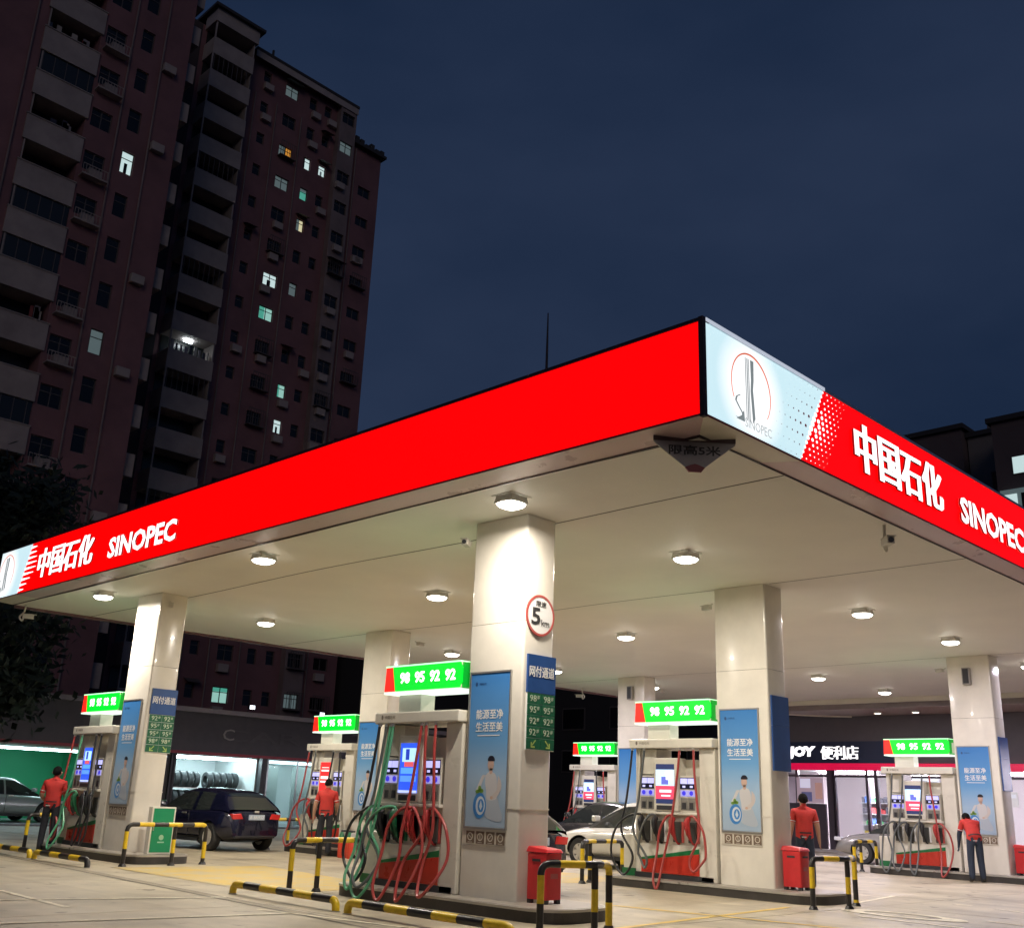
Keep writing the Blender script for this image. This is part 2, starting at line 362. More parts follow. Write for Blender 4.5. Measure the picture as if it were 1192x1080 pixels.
for k in range(len(bounds) - 1):
    a, b = bounds[k] + (0.016 if k else 0), bounds[k + 1] - 0.016
    nx, ny = 8, 44; vs = []; fs = []
    for j in range(ny + 1):
        y = I0y + 0.03 + (Y1 - 0.17 - I0y - 0.03) * j / ny
        for i in range(nx + 1):
            t = i / nx; x = a + (b - a) * t
            bi = k + (1 if i == nx else 0); wob = 0.07 * math.sin(y * 0.55 + bi * 2.1) if (i == 0 and k) or (i == nx and k < 3) else 0
            dz = 0.010 * math.sin(y * 0.8 + bi * 1.7) if i in (0, nx) else 0.004 * math.sin(y * 0.9 + k) * math.sin(x * 1.1)
            vs.append((x + wob * 0.5, y, ZC + dz))
    for j in range(ny):
        for i in range(nx): q = j*(nx+1)+i; fs.append((q, q + nx + 1, q + nx + 2, q + 1))
    me = bpy.data.meshes.new('ceiling_sheet'); me.from_pydata(vs, [], fs); me.materials.append(ceil_mat)
    me.polygons.foreach_set('use_smooth', [True] * len(fs)); link('ceiling_sheet', me, can)
led_side = mat('letter_side', (0.5, 0.05, 0.06), 0.5)
# lit lettering on both fascias
mb = MB(); bold_text(mb, '中国石化', (12.06, Y0 - 0.001, 5.57), (1, 0, 0), (0, 0, 1), 2.65, 0.66, 0.03, 0.008); raw('lettering', mb, [white_led, led_side], can)
mb = MB(); add_text(mb, 'SINOPEC', (15.36, Y0 - 0.001, 5.575), (1, 0, 0), (0, 0, 1), 2.60, 0.41, 0.03, 0.030); raw('lettering', mb, [white_led, led_side], can)
mb = MB(); bold_text(mb, '中国石化', (X0 - 0.001, 22.87, 5.55), (0, -1, 0), (0, 0, 1), 2.62, 0.64, 0.03, 0.008); raw('lettering', mb, [white_led, led_side], can)
mb = MB(); add_text(mb, 'SINOPEC', (X0 - 0.001, 19.54, 5.55), (0, -1, 0), (0, 0, 1), 2.62, 0.41, 0.03, 0.030); raw('lettering', mb, [white_led, led_side], can)
# halftone dots of the colour change
dr = mat('dot_red', (0.12, 0.0, 0.01), 0.4, emit=(0.14, 0.002, 0.01), es=0.6)
dw = MB(); dk = MB()
for i in range(15):
    z = 5.38 + i * (1.0 / 14); big = math.exp(-((z - 5.86) / 0.30) ** 2) * 0.75 + 0.25
    for j in range(6):
        r = 0.036 * big * (1 - j / 6.2)
        dw.cyl((xs(z) + 0.0 + 0.105 * j + (0.05 if i % 2 else 0) * (j > 0), z), r, Y0 - 0.004, Y0 + 0.01, 'y', 10)
        r = 0.023 * big * (1 - (j + .5) / 6.5)
        if i % 2 == 0: dk.cyl((xs(z) - 0.13 - 0.12 * j, z), r, Y0 - 0.003, Y0 + 0.01, 'y', 10)
stuff(part('halftone_dots', dw, white_led, can)); stuff(part('halftone_dots', dk, dr, can))
dw = MB()
for i in range(9):
    z = 5.40 + i * 0.115; big = math.exp(-((z - 5.86) / 0.33) ** 2) * 0.8 + 0.2; y = ys(z)
    dw.prism([(y + .01, z + .028), (y + .01, z - .028), (y - 0.15 - 0.42 * big, z - 0.006), (y - 0.15 - 0.42 * big, z + .006)], X0 - 0.004, X0 + 0.01, 'x')
stuff(part('halftone_dots', dw, white_led, can))
# round emblem on the white light boxes
em_o = mat('emblem_orange', (0.5, 0.08, 0.03), 0.4, emit=(0.85, 0.17, 0.08), es=0.75)
em_g = mat('emblem_grey', (0.10, 0.11, 0.12), 0.4, emit=(0.26, 0.30, 0.31), es=0.75)
def emblem(cx, cz, fn):
    arc = MB(); n = 46
    for k in range(n):
        a0, a1 = rad(-38 + 245 * k / n), rad(-38 + 245 * (k + 1) / n); w0 = 0.006 + 0.014 * math.sin(math.pi * k / n) ** 2; w1 = 0.006 + 0.014 * math.sin(math.pi * (k + 1) / n) ** 2
        q = [(cx + (0.41 - w0) * math.cos(a0), cz + (0.43 - w0) * math.sin(a0)), (cx + 0.41 * math.cos(a0), cz + 0.43 * math.sin(a0)), (cx + 0.41 * math.cos(a1), cz + 0.43 * math.sin(a1)), (cx + (0.41 - w1) * math.cos(a1), cz + (0.43 - w1) * math.sin(a1))]
        fn(arc, q)
    part('emblem_ring', arc, em_o, can)
    bars = MB()
    for xo, w in ((-0.11, 0.004), (-0.075, 0.006), (-0.045, 0.004)): fn(bars, [(cx + xo - w, cz - 0.40), (cx + xo + w, cz - 0.40), (cx + xo + w, cz + 0.36), (cx + xo - w, cz + 0.36)])
    fn(bars, [(cx - .005, cz + .36), (cx + .0, cz + .12), (cx - .015, cz - .02), (cx + .015, cz - .40), (cx + .06, cz - .34), (cx + .045, cz - .16), (cx + .03, cz), (cx + .05, cz + .12), (cx + .06, cz + .36)])
    pts = [(-.24, -.13), (-.31, -.17), (-.33, -.22), (-.27, -.28), (-.21, -.33), (-.18, -.38), (-.24, -.42), (-.33, -.41)]
    for i in range(len(pts) - 1):
        (a, b), (c_, d_) = pts[i], pts[i + 1]; fn(bars, [(cx + a - .012, cz + b), (cx + a + .014, cz + b), (cx + c_ + .014, cz + d_), (cx + c_ - .012, cz + d_)])
    fn(bars, [(cx - .33, cz - .43), (cx - .16, cz - .43), (cx - .17, cz - .30), (cx - .22, cz - .37)])
    part('emblem_figure', bars, em_g, can)
emblem(9.63, 5.89, lambda m, q: m.prism(q, Y0 - 0.006, Y0 + 0.01, 'y'))
mb = MB(); add_text(mb, 'SINOPEC', (9.48, Y0 - 0.001, 5.41), (1, 0, 0), (0, 0, 1), 0.55, 0.11, 0.004, 0.0); raw('emblem_lettering', mb, mat('emblem_pale', (0.3, 0.3, 0.3), 0.4, emit=(0.55, 0.58, 0.58), es=.8), can)
emblem(24.72, 5.89, lambda m, q: m.prism([(2 * 24.72 - a, b) for a, b in q], X0 - 0.006, X0 + 0.01, 'x'))

# height limit plate under the corner
A, B_, C_ = Vector((8.84, 6.58, 5.335)), Vector((9.50, 5.96, 5.335)), Vector((9.02, 6.10, 4.93))
mid = (A + B_) / 2; rt = (B_ - A).normalized(); nb = rt.cross(Vector((0, 0, 1))).normalized()
hl = thing('height_limit_sign', 'grey triangular height limit plate hanging under the canopy corner', 'sign', (0, 0, 0))
L = (B_ - A).length
prof = [(-L/2, 5.30), (-L/2, 5.23), (-L/2 + .04, 5.19), (-0.10, 4.94), (-0.06, 4.90), (0.06, 4.90), (0.10, 4.94), (L/2 - .04, 5.19), (L/2, 5.22), (L/2, 5.30)]
def pl(mb, prof, t0, t1):
    n = len(prof); f = lambda p, t: Vector((mid.x, mid.y, 0)) + rt * p[0] + nb * t + Vector((0, 0, p[1]))
    vs = [f(p, t0) for p in prof] + [f(p, t1) for p in prof]
    mb.add(vs, [tuple(range(n))[::-1], tuple(range(n, 2*n))] + [(i, (i+1) % n, n+(i+1) % n, n+i) for i in range(n)])
pm = mat('plate_grey', (0.30, 0.29, 0.28), 0.45, noise=0.1); pr_ = mat('plate_red', (0.20, 0.015, 0.02), 0.45)
m_ = MB(); pl(m_, prof, -0.02, 0.0); part('plate', m_, pm, hl)
m_ = MB(); pl(m_, [(-L/2 - .005, 5.312), (-L/2 - .005, 5.24), (L/2 + .005, 5.24), (L/2 + .005, 5.312)], -0.025, 0.008); part('top_reflection', m_, mat('plate_reflection', (0.10, 0.06, 0.06), 0.4), hl)  # dark reddish band painted in for a reflection across the plate's top
m_ = MB(); pl(m_, [(-.11, 4.945), (-0.07, 4.893), (0.07, 4.893), (0.11, 4.945), (0.05, 4.97), (0, 4.985), (-.05, 4.97)], -0.022, 0.006); part('tip', m_, pr_, hl)
m_ = MB(); add_text(m_, '限高5米', Vector((mid.x, mid.y, 5.085)) - rt * 0.29 + nb * 0.001, rt, (0, 0, 1), 0.58, 0.115, 0.004, 0.02); raw('lettering', m_, letter_black, hl)
ant = thing('antenna_mast', 'thin dark antenna mast rising behind the red side fascia', 'antenna', (9.5, 8.85, 6.30))
part('mast', MB().tube([(0, 0, 0), (0, 0, 0.9), (0, 0, 1.45)], [0.022, 0.016, 0.008], 8), dark_metal, ant)
part('foot', MB().cyl((0, 0), 0.07, 0, 0.05), dark_metal, ant)

# ------------------------------------------------------------------ ceiling lamps (each with its own light)
lens_m = mat('lamp_lens', (0.9, 0.9, 0.88), 0.3, emit=(1.0, 0.96, 0.86), es=15.0)
house_m = mat('lamp_housing', (0.62, 0.60, 0.55), 0.4, noise=0.1)
hm = MB(); hm.box(-.19, .19, -.19, .19, 0.05, 0.09); hm.add([(-.19,-.19,.05),(.19,-.19,.05),(.19,.19,.05),(-.19,.19,.05),(-.21,-.21,-.05),(.21,-.21,-.05),(.21,.21,-.05),(-.21,.21,-.05)], [(0,1,5,4),(1,2,6,5),(2,3,7,6),(3,0,4,7),(0,1,2,3),(4,5,6,7)])
hme = hm.mesh([house_m], False, 0.01, 'housing')
lm = MB(); nu, rows_ = 24, []
for j in range(6):
    ph = rad(90 * j / 5); rr_ = .215 * math.cos(ph) ** .75 if j < 5 else .0; zz_ = -.05 - .085 * math.sin(ph)
    for i in range(nu):
        a_ = 2 * math.pi * i / nu; c_, s_ = math.cos(a_), math.sin(a_); k_ = (abs(c_) ** 3.2 + abs(s_) ** 3.2) ** (-1 / 3.2); rows_.append((rr_ * k_ * c_, rr_ * k_ * s_, zz_))
lm.add(rows_, [(j*nu+i, j*nu+(i+1) % nu, (j+1)*nu+(i+1) % nu, (j+1)*nu+i) for j in range(5) for i in range(nu)])
lme = lm.mesh([lens_m], True, 0, 'lens')
plate_me = MB().box(-.24, .24, -.24, .24, 0.088, 0.10).mesh([house_m], False, 0, 'plate')
ordn = ['first', 'second', 'third', 'fourth', 'fifth']
rown = {9.47: 'front', 15.40: 'middle', 21.45: 'rear'}
lamps = []
for yy in (9.47, 15.40, 21.45):
    for k, xx in enumerate((9.55, 13.55, 19.55, 23.8, 28.7, 33.0)):
        if xx > 30 and yy != 15.40: continue
        nm = ('%s from the side fascia' % ordn[k]) if k < 5 else 'the one nearest the shop'
        t = thing('ceiling_lamp', 'square ceiling lamp in the %s row under the canopy, %s' % (rown[yy], nm), 'lamp', (xx, yy, ZC - 0.074), 0, 'square ceiling lamps under the canopy')
        link('housing', hme, t); link('lens', lme, t); link('ceiling_plate', plate_me, t); t.scale = (.80, .80, .72)
        ld = bpy.data.lights.new('lamp_light', 'AREA'); ld.shape = 'SQUARE'; ld.size = 0.36; ld.energy = 178
        f = min(1, max(0, (xx - 14) / 16)); ld.color = (1.0 - 0.06 * f, 0.905 - 0.05 * f, 0.785 + 0.30 * f)
        lo = bpy.data.objects.new('lamp_light', ld); COL.objects.link(lo); lo.parent = t; lo.location = (0, 0, -0.14)
# ------------------------------------------------------------------ columns, posters, grade signs, pumps
ZI = 0.165
UNITS = [  # key, X of the front face, Y of the near corner, wording
    ('c', 10.31, 9.88, 'nearest centre column'), ('r', 16.30, 9.72, 'front column right of centre'), ('fr', 26.87, 9.80, 'far right front column'),
    ('l', 10.32, 20.38, 'far left column'), ('m', 16.22, 20.00, 'rear column behind the nearest pump'), ('n', 26.70, 20.30, 'most distant rear column')]
frame_m = mat('poster_frame', (0.45, 0.44, 0.42), 0.3, metal=0.7)
# poster print: vertical blue to pale gradient, printed colours
pm_ = bpy.data.materials.new('poster_print'); pm_.use_nodes = True
nn = pm_.node_tree.nodes; ll = pm_.node_tree.links; pb = nn['Principled BSDF']; pb.inputs['Roughness'].default_value = 0.25
tcx = nn.new('ShaderNodeTexCoord'); sp = nn.new('ShaderNodeSeparateXYZ'); mr = nn.new('ShaderNodeMapRange'); mr.inputs['From Min'].default_value = 0.0; mr.inputs['From Max'].default_value = 2.02
rp = nn.new('ShaderNodeValToRGB'); e = rp.color_ramp.elements
e[0].position = 0.0; e[0].color = (0.34, 0.44, 0.56, 1); e[1].position = 1.0; e[1].color = (0.045, 0.20, 0.52, 1)
x_ = e.new(0.30); x_.color = (0.36, 0.50, 0.66, 1); x_ = e.new(0.55); x_.color = (0.14, 0.34, 0.62, 1)
ll.new(tcx.outputs['Object'], sp.inputs[0]); ll.new(sp.outputs['Z'], mr.inputs['Value']); ll.new(mr.outputs[0], rp.inputs[0]); ll.new(rp.outputs[0], pb.inputs['Base Color'])
skin_p = mat('print_skin', (0.55, 0.38, 0.31), 0.3); shirt_p = mat('print_shirt', (0.56, 0.55, 0.56), 0.3); hair_p = mat('print_hair', (0.02, 0.02, 0.03), 0.3)
legs_p = mat('print_trousers', (0.40, 0.45, 0.52), 0.3); sleeve_p = mat('print_sleeve', (0.56, 0.50, 0.48), 0.3)
blue_p = mat('print_blue', (0.05, 0.22, 0.55), 0.3); leaf_p = mat('print_leaf', (0.16, 0.30, 0.05), 0.3); pale_p = mat('print_pale', (0.60, 0.66, 0.72), 0.3); navy_p = mat('print_navy', (0.02, 0.07, 0.2), 0.3)
icon_m = mat('icon_tile', (0.16, 0.11, 0.075), 0.45); strip_m = mat('icon_strip', (0.62, 0.58, 0.50), 0.4)
def blob(mb, cx, cz, rx, rz_, x, n=20, a0=0.0):
    mb.add([(x, cx + rx * math.cos(a0 + 2*math.pi*k/n), cz + rz_ * math.sin(a0 + 2*math.pi*k/n)) for k in range(n)], [tuple(range(n))])
def make_poster(X, Y, words, detail=True):
    t = thing('wall_poster', 'tall blue advertising poster with kneeling figure on the %s' % words, 'poster', (X, Y + 0.21, 1.04), 0, 'blue posters on the columns')
    w, h = 0.76, 2.02; d = -0.03
    fr = MB(); fr.box(d, -.001, -.02, w + .02, -.025, 0); fr.box(d, -.001, -.02, w + .02, h, h + .025); fr.box(d, -.001, -.02, 0, 0, h); fr.box(d, -.001, w, w + .02, 0, h)
    part('frame', fr, frame_m, t)
    pr = part('print', MB().box(d + .008, -.002, 0.0005, w - .0005, 0.0005, h - .0005), pm_, t)
    if detail:
        x = d + 0.0055; f = lambda s: w - s          # s from the left edge as seen
        b = MB(); add_text(b, '能源至净', (x, f(.13), 1.40), (0, -1, 0), (0, 0, 1), .52, .13, .001, .012); add_text(b, '生活至美', (x, f(.13), 1.23), (0, -1, 0), (0, 0, 1), .52, .13, .001, .012)
        b.add([(x, f(.17), 1.175), (x, f(.60), 1.175), (x, f(.60), 1.187), (x, f(.17), 1.187)], [(0, 1, 2, 3)])
        raw('poster_lettering', b, letter_white, pr)
        b = MB(); add_text(b, '中国石化', (x, f(.17), 1.86), (0, -1, 0), (0, 0, 1), .13, .035, .001, 0.0); raw('poster_caption', b, navy_p, pr); b = MB(); blob(b, f(.11), 1.875, .022, .03, x); raw('poster_logo', b, navy_p, pr)
        def shape(nm, pts, m, dx):
            q = spline([(a, z, 0) for a, z in pts + pts[:1]], 4)[:-1]; b = MB(); b.add([(x - dx, f(p.x), p.y) for p in q], [tuple(range(len(q)))]); raw(nm, b, m, pr)
        shape('poster_figure', [(.36, .66), (.42, .70), (.50, .70), (.56, .66), (.585, .56), (.58, .44), (.575, .36), (.48, .34), (.40, .36), (.385, .46), (.36, .56)], shirt_p, 0.0001)
        shape('poster_legs', [(.40, .40), (.58, .40), (.64, .28), (.70, .14), (.66, .08), (.52, .09), (.40, .13), (.36, .22), (.37, .32)], legs_p, 0)
        shape('poster_arm', [(.36, .66), (.31, .58), (.25, .46), (.19, .43), (.19, .47), (.24, .56), (.30, .66)], shirt_p, .0003)
        shape('poster_arm', [(.60, .66), (.66, .58), (.66, .48), (.58, .38), (.50, .36), (.50, .40), (.58, .47), (.59, .55)], sleeve_p, .0003)
        b = MB(); blob(b, f(.455), .80, .058, .080, x - .0006); raw('poster_face', b, skin_p, pr)
        b = MB(); blob(b, f(.46), .715, .032, .04, x - .0006); raw('poster_neck', b, skin_p, pr)
        b = MB(); blob(b, f(.49), .375, .028, .022, x - .0009); raw('poster_hand', b, skin_p, pr)
        shape('poster_hair', [(.395, .845), (.395, .875), (.43, .91), (.49, .91), (.525, .875), (.518, .845)], hair_p, .0012)
        b = MB(); blob(b, f(.27), .27, .125, .165, x - .0006); raw('poster_roundel', b, blue_p, pr)
        b = MB(); blob(b, f(.285), .27, .088, .12, x - .0012); raw('poster_roundel', b, pale_p, pr)
        b = MB(); blob(b, f(.295), .27, .06, .085, x - .0018); raw('poster_roundel', b, blue_p, pr)
        b = MB(); b.add([(x - .0024, f(a), z) for a, z in [(.295, .34), (.325, .26), (.295, .21), (.265, .26)]], [(0, 1, 2, 3)]); raw('poster_drop', b, pale_p, pr)
        b = MB(); blob(b, f(.22), .45, .04, .025, x - .0014); blob(b, f(.29), .46, .045, .028, x - .0014, 20, .4); blob(b, f(.26), .49, .03, .035, x - .0014); raw('poster_leaves', b, leaf_p, pr)
    st = part('icon_strip', MB().box(-.012, -.001, -.01, w + .03, -.235, -.03), strip_m, t)
    for k in range(4):
        y = w - 0.03 - k * .19
        ic = part('icon_tile', MB().box(-.017, -.011, y - .155, y, -.21, -.055), icon_m, st)
        if detail:
            b = MB(); 
            n = 18; vs = []
            for q in range(n):
                a = 2*math.pi*q/n
                for rr in (.038, .052): vs.append((-.018, y - .078 + rr * math.cos(a), -.125 + rr * math.sin(a)))
            b.add(vs, [(2*q, 2*q+1, (2*q+3) % (2*n), (2*q+2) % (2*n)) for q in range(n)])
            a = .6 + k * .9; dx, dz = .04 * math.cos(a), .04 * math.sin(a)
            b.add([(-.0181, y - .078 - dx - .006, -.125 - dz), (-.0181, y - .078 - dx + .006, -.125 - dz), (-.0181, y - .078 + dx + .006, -.125 + dz), (-.0181, y - .078 + dx - .006, -.125 + dz)], [(0, 1, 2, 3)])
            b.add([(-.018, y - .12, -.20), (-.018, y - .035, -.20), (-.018, y - .035, -.193), (-.018, y - .12, -.193)], [(0, 1, 2, 3)])
            me = bpy.data.meshes.new('icon'); me.from_pydata(b.v, [], b.f); me.materials.append(strip_m); me.materials.append(letter_white)
            o = link('icon', me, t); o.parent = st
    return t
def rbox(mb, x0, x1, y0, y1, z0, z1, r, k=4):
    pts = []
    for cx, cy, a in ((x1-r, y1-r, 0), (x0+r, y1-r, 90), (x0+r, y0+r, 180), (x1-r, y0+r, 270)):
        for i in range(k + 1):
            t = rad(a + 90 * i / k); pts.append((cx + r * math.cos(t), cy + r * math.sin(t)))
    return mb.prism(pts, z0, z1, 'z')
def make_column(X, Y, words):
    t = thing('canopy_column', 'glossy cream clad rectangular column, the %s' % words, 'column', (X, Y, ZI), 0, 'cream columns carrying the canopy')
    H = ZC - ZI
    for a, b in ((0, 1.125), (1.131, 3.58), (3.586, H - .012)):
        mb = MB(); rbox(mb, 0, .60, 0, 1.06, a, b, .035); part('cladding_panel', mb, column_clad, t, True)
    part('core', MB().box(.02, .58, .02, 1.04, 0, H), seam_dark, t)
    part('collar', MB().box(.01, .59, .01, 1.05, H - .012, H + .02), white_paint, t)
    mb = MB(); rbox(mb, -.008, .608, -.008, 1.068, 1.118, 1.138, .035); part('joint_bead', mb, column_clad, t, True)
    return t
gl_green = emat('sign_green', (0.0, 0.62, 0.025), 1.25); gl_red = emat('sign_red', (1.0, 0.02, 0.01), 1.1); gl_white = emat('sign_white', (0.80, 0.98, 0.86), 1.05); gl_shade_green = emat('sign_shade_green', (0.0, 0.30, 0.02), .8); gl_edge = emat('sign_edge', (0.45, 1.0, 0.55), 1.5)
def make_grade_sign(X, Y, words, nums):
    t = thing('grade_sign', 'glowing green fuel grade light box at the %s' % words, 'sign', (X, Y + 1.13, 2.87), 0, 'green fuel grade light boxes')
    w, h, d0, d1 = 1.72, .40, -.06, .40
    part('housing', MB().box(d0 + .02, d1 - .02, .03, w - .03, .012, h - .012), white_paint, t, False, .01)
    a, b = w - .17, w - .25
    part('green_face', MB().prism([(.05, .022), (b, .022), (a, h - .022), (.05, h - .022), (.015, h/2+.1), (.015, h/2-.1)], d0, d0 + .03, 'x'), gl_green, t)
    part('red_face', MB().prism([(b + .008, .022), (w, .022), (w - .02, h - .022), (a + .008, h - .022)], d0, d0 + .03, 'x'), gl_red, t)
    part('edge_light', MB().box(d0 - .004, d1, .04, w - .01, h - .02, h), gl_edge, t); part('edge_light', MB().box(d0 - .004, d1, .04, w, -.02, .012), gl_white, t)
    part('end_cap', MB().box(d0 + .031, d1 - .03, .012, .029, .02, h - .022), gl_shade_green, t)  # shade of this end painted in as a dimmer green glow
    for k, q in enumerate(nums):
        b = MB(); add_text(b, q, (d0 - .001, w - .36 - k * .335, .125), (0, -1, 0), (0, 0, 1), .215, .165, .006, .028); raw('number', b, white_led, t)
    part('support', MB().box(.06, .34, w - .72, w - .22, -.30, -.026), white_paint, t, False, .008)
    part('support', MB().box(.10, .30, -.10, .03, .05, .30), white_paint, t)
    return t
key_m = mat('pump_grey', (0.22, 0.21, 0.19), 0.5); disp_d = mat('display_dark', (0.02, 0.02, 0.05), 0.2)
lil = emat('display_lilac', (0.55, 0.55, 1.0), 0.95); lil2 = emat('button_lilac', (0.42, 0.40, 0.85), 0.7); bluei = emat('button_blue', (0.05, 0.04, 0.75), 0.8)
pump_w = mat('pump_white', (0.70, 0.67, 0.58), 0.3, noise=0.06, nscale=3); pump_red = mat('pump_red', (0.50, 0.035, 0.02), 0.3, noise=0.1, nscale=5); pump_green = mat('pump_green', (0.01, 0.16, 0.05), 0.35)
hose_c = {'k': mat('hose_black', (0.02, 0.02, 0.022), 0.4), 'g': mat('hose_green', (0.10, 0.36, 0.20), 0.4, noise=0.15, nscale=10), 'r': mat('hose_red', (0.36, 0.05, 0.045), 0.4, noise=0.15, nscale=10), 'd': mat('hose_grey', (0.10, 0.11, 0.11), 0.4)}
noz_c = {'k': black_rub, 'g': mat('nozzle_green', (0.01, 0.11, 0.045), 0.4), 'r': mat('nozzle_red', (0.40, 0.03, 0.03), 0.4), 'd': black_rub}
SCR = {'blue': [((0.03, 0.10, 0.85), 0, 1, 0, 1), ((0.45, 0.75, 1.0), .12, .85, .62, .9), ((0.02, 0.05, .45), .3, .5, .66, .88), ((.7, .1, .12), .25, .75, .52, .62), ((.1, .35, 1.0), .08, .92, .38, .5), ((.1, .3, 1.0), .08, .92, .22, .34), ((.5, .6, 1.0), 0, 1, 0, .05)],
       'mix': [((0.02, 0.03, 0.10), 0, 1, 0, 1), ((0.55, 0.78, 1.0), 0, 1, .45, .86), ((0.12, 0.14, .55), .3, .68, .48, .68), ((.85, .9, 1), .55, .9, .60, .80), ((.9, .06, .12), 0, 1, .12, .44), ((1, .8, .85), .2, .85, .28, .35), ((1, .8, .85), .3, .8, .18, .22)],
       'red': [((0.75, 0.03, 0.03), 0, 1, 0, 1), ((1, .75, .7), .15, .85, .80, .83), ((1, .85, .8), .12, .88, .68, .74), ((1, .8, .75), .1, .9, .42, .52), ((1, .9, .9), .1, .9, .30, .36)]}
def make_pump(X, Y, words, hoses, scr, full=True):
    t = thing('fuel_pump', 'white fuel dispenser with lit screen and hoses at the %s' % words, 'fuel pump', (X, Y + 1.07, ZI), 0, 'fuel pumps on the islands')
    z = lambda v: v - ZI
    B = lambda nm, x0, x1, s0, s1, z0, z1, m, bv=0.0, par=None: part(nm, MB().box(x0, x1, s0, s1, z(z0), z(z1)), m, par or t, False, bv)
    B('base', -.03, .63, .10, 1.80, ZI + .001, .25, dark_metal)
    B('side_post', -.03, .63, .03, .36, .16 + ZI - .16, 2.41, pump_w, .015)
    B('side_post', .00, .60, 1.70, 1.80, .25, 2.41, pump_w, .012)
    hd = B('header', -.14, .74, .01, 1.86, 2.41, 2.575, pump_w, .02)
    b = MB(); add_text(b, '中国石化', (-.1405, 1.62, z(2.475)), (0, -1, 0), (0, 0, 1), .24, .05, .001, .01); raw('header_lettering', b, letter_grey, hd); b = MB(); blob(b, 1.68, z(2.50), .022, .035, -.1415); raw('header_logo', b, letter_grey, hd)
    B('back_panel', .20, .40, .37, 1.69, 1.28, 2.22, pump_w); B('left_panel', .02, .5, 1.34, 1.69, 1.95, 2.40, pump_w, .01)
    # screen housing with its picture
    hs = B('screen_housing', -.07, .2, .80, 1.335, 1.31, 2.24, pump_w, .02)
    s0, s1, za, zb_ = .875, 1.285, 1.44, 2.13
    for k, (c, u0, u1, v0, v1) in enumerate(SCR[scr]):
        m = emat('scr_%.2f_%.2f_%.2f' % c, c, 1.15); x = -.0725 - .0012 * k
        q = part('screen' if k == 0 else 'screen_image', MB().box(x, -.069 if k == 0 else x + .0008, s1 - (s1 - s0) * u1, s1 - (s1 - s0) * u0, z(za + (zb_ - za) * v0), z(za + (zb_ - za) * v1)), m, t)
        if k == 0: scro = q
        else: q.parent = scro
    for (a, e_) in ((.44, .79), (1.345, 1.685)):
        cb = B('control_panel', -.02, .2, a, e_, 1.30, 1.93, pump_w, .01)
        B('display', -.028, -.019, a + .01, e_ - .01, 1.70, 1.90, disp_d)
        w = (e_ - a - .05) / 2
        for k in range(2):
            q0 = a + .02 + k * (w + .01)
            B('display_window', -.032, -.027, q0, q0 + w, 1.79, 1.885, lil); B('button', -.032, -.027, q0 + w * .3, q0 + w * .7, 1.725, 1.76, lil)
            B('button_row', -.030, -.019, q0, q0 + w, 1.575, 1.68, lil2)
            b = MB().cyl((q0 + w/2, z(1.63)), .04, -.035, -.029, 'x', 14); part('button', b, bluei, t)
            B('keypad', -.028, -.019, q0, q0 + w, 1.34, 1.55, key_m); B('card_slot', -.04, -.027, q0 + w*.25, q0 + w*.75, 1.36, 1.47, dark_metal)
    B('shelf', -.09, .3, .37, 1.69, 1.255, 1.30, pump_w, .01)
    B('printer_slot', -.078, -.068, .90, 1.27, 1.335, 1.41, dark_metal)
    B('nozzle_board', .02, .5, .37, 1.69, .74, 1.255, mat('nozzle_board', (0.62, 0.58, 0.50), 0.45))
    B('lower_body', -.01, .60, .37, 1.69, .25, .74, pump_w, .008)
    lp = MB().prism([(.40, z(.255)), (1.66, z(.255)), (1.66, z(.46)), (.40, z(.615))], -.022, -.009, 'x'); part('red_panel', lp, pump_red, t)
    lp = MB().prism([(.40, z(.618)), (1.66, z(.463)), (1.66, z(.50)), (.40, z(.70))], -.022, -.009, 'x'); part('green_stripe', lp, pump_green, t)
    # nozzles in their holsters, then one hose each
    slots = [1.55, 1.24, .86, .53]
    for k, (hc, s_top, loop) in enumerate(hoses):
        sn = slots[k % 4] + (0.0 if k < 4 else .06); nc = noz_c[hc]
        B('holster', -.035, .02, sn - .085, sn + .085, .79, 1.14, mat('holster', (0.055, 0.055, 0.05), 0.5), .01)
        B('grade_label', -.012, .019, sn - .125, sn - .09, .79, 1.14, {'k': letter_white, 'd': letter_white, 'g': mat('label_green', (0.03, 0.30, 0.12), .4), 'r': mat('label_red', (0.55, 0.10, 0.09), .4)}[hc])
        nz_ = MB(); nz_.tube(spline([(-.10, sn + .02, z(1.20)), (-.15, sn + .03, z(1.13)), (-.13, sn + .02, z(.98)), (-.08, sn, z(.84))], 4), [.045, .05, .052, .052, .055, .055, .055, .05, .045, .04, .035, .03, .028], 8)
        nz_.tube(spline([(-.16, sn + .03, z(1.10)), (-.20, sn + .02, z(1.02)), (-.17, sn + .01, z(.92))], 4), .014, 6)
        nz_.tube(spline([(-.08, sn, z(.85)), (-.03, sn - .01, z(.78)), (0.02, sn - .02, z(.77))], 3), .017, 8)
        part('nozzle', nz_, nc, t, True)
        sg, ou, bot = loop; xb = -.30 if bot > .19 else -.475; rx = random.uniform(-.03, .03)
        pts = [(-.11, s_top, z(2.42)), (-.14, s_top + .03 * sg, z(2.0)), (-.17, s_top + .10 * sg, z(1.45)), (-.22, s_top + .17 * sg, z(.95)), (-.27, sn + sg * .10 + rx, z(.52)), (xb, sn + sg * (ou * .45), z(bot)), (xb + .03, sn + sg * (ou * .85), z(bot + .16)), (-.27, sn + sg * ou, z(.62)), (-.24, sn + sg * ou * .86, z(.98)), (-.20, sn + sg * ou * .45, z(1.20)), (-.14, sn + sg * .06, z(1.245)), (-.10, sn + .02, z(1.19))]
        part('hose', MB().tube(spline(pts, 7), .0215, 8), hose_c[hc], t, True)
        part('hose_joint', MB().cyl((-.11, s_top), .026, z(2.37), z(2.43), 'z', 10), steel, t)
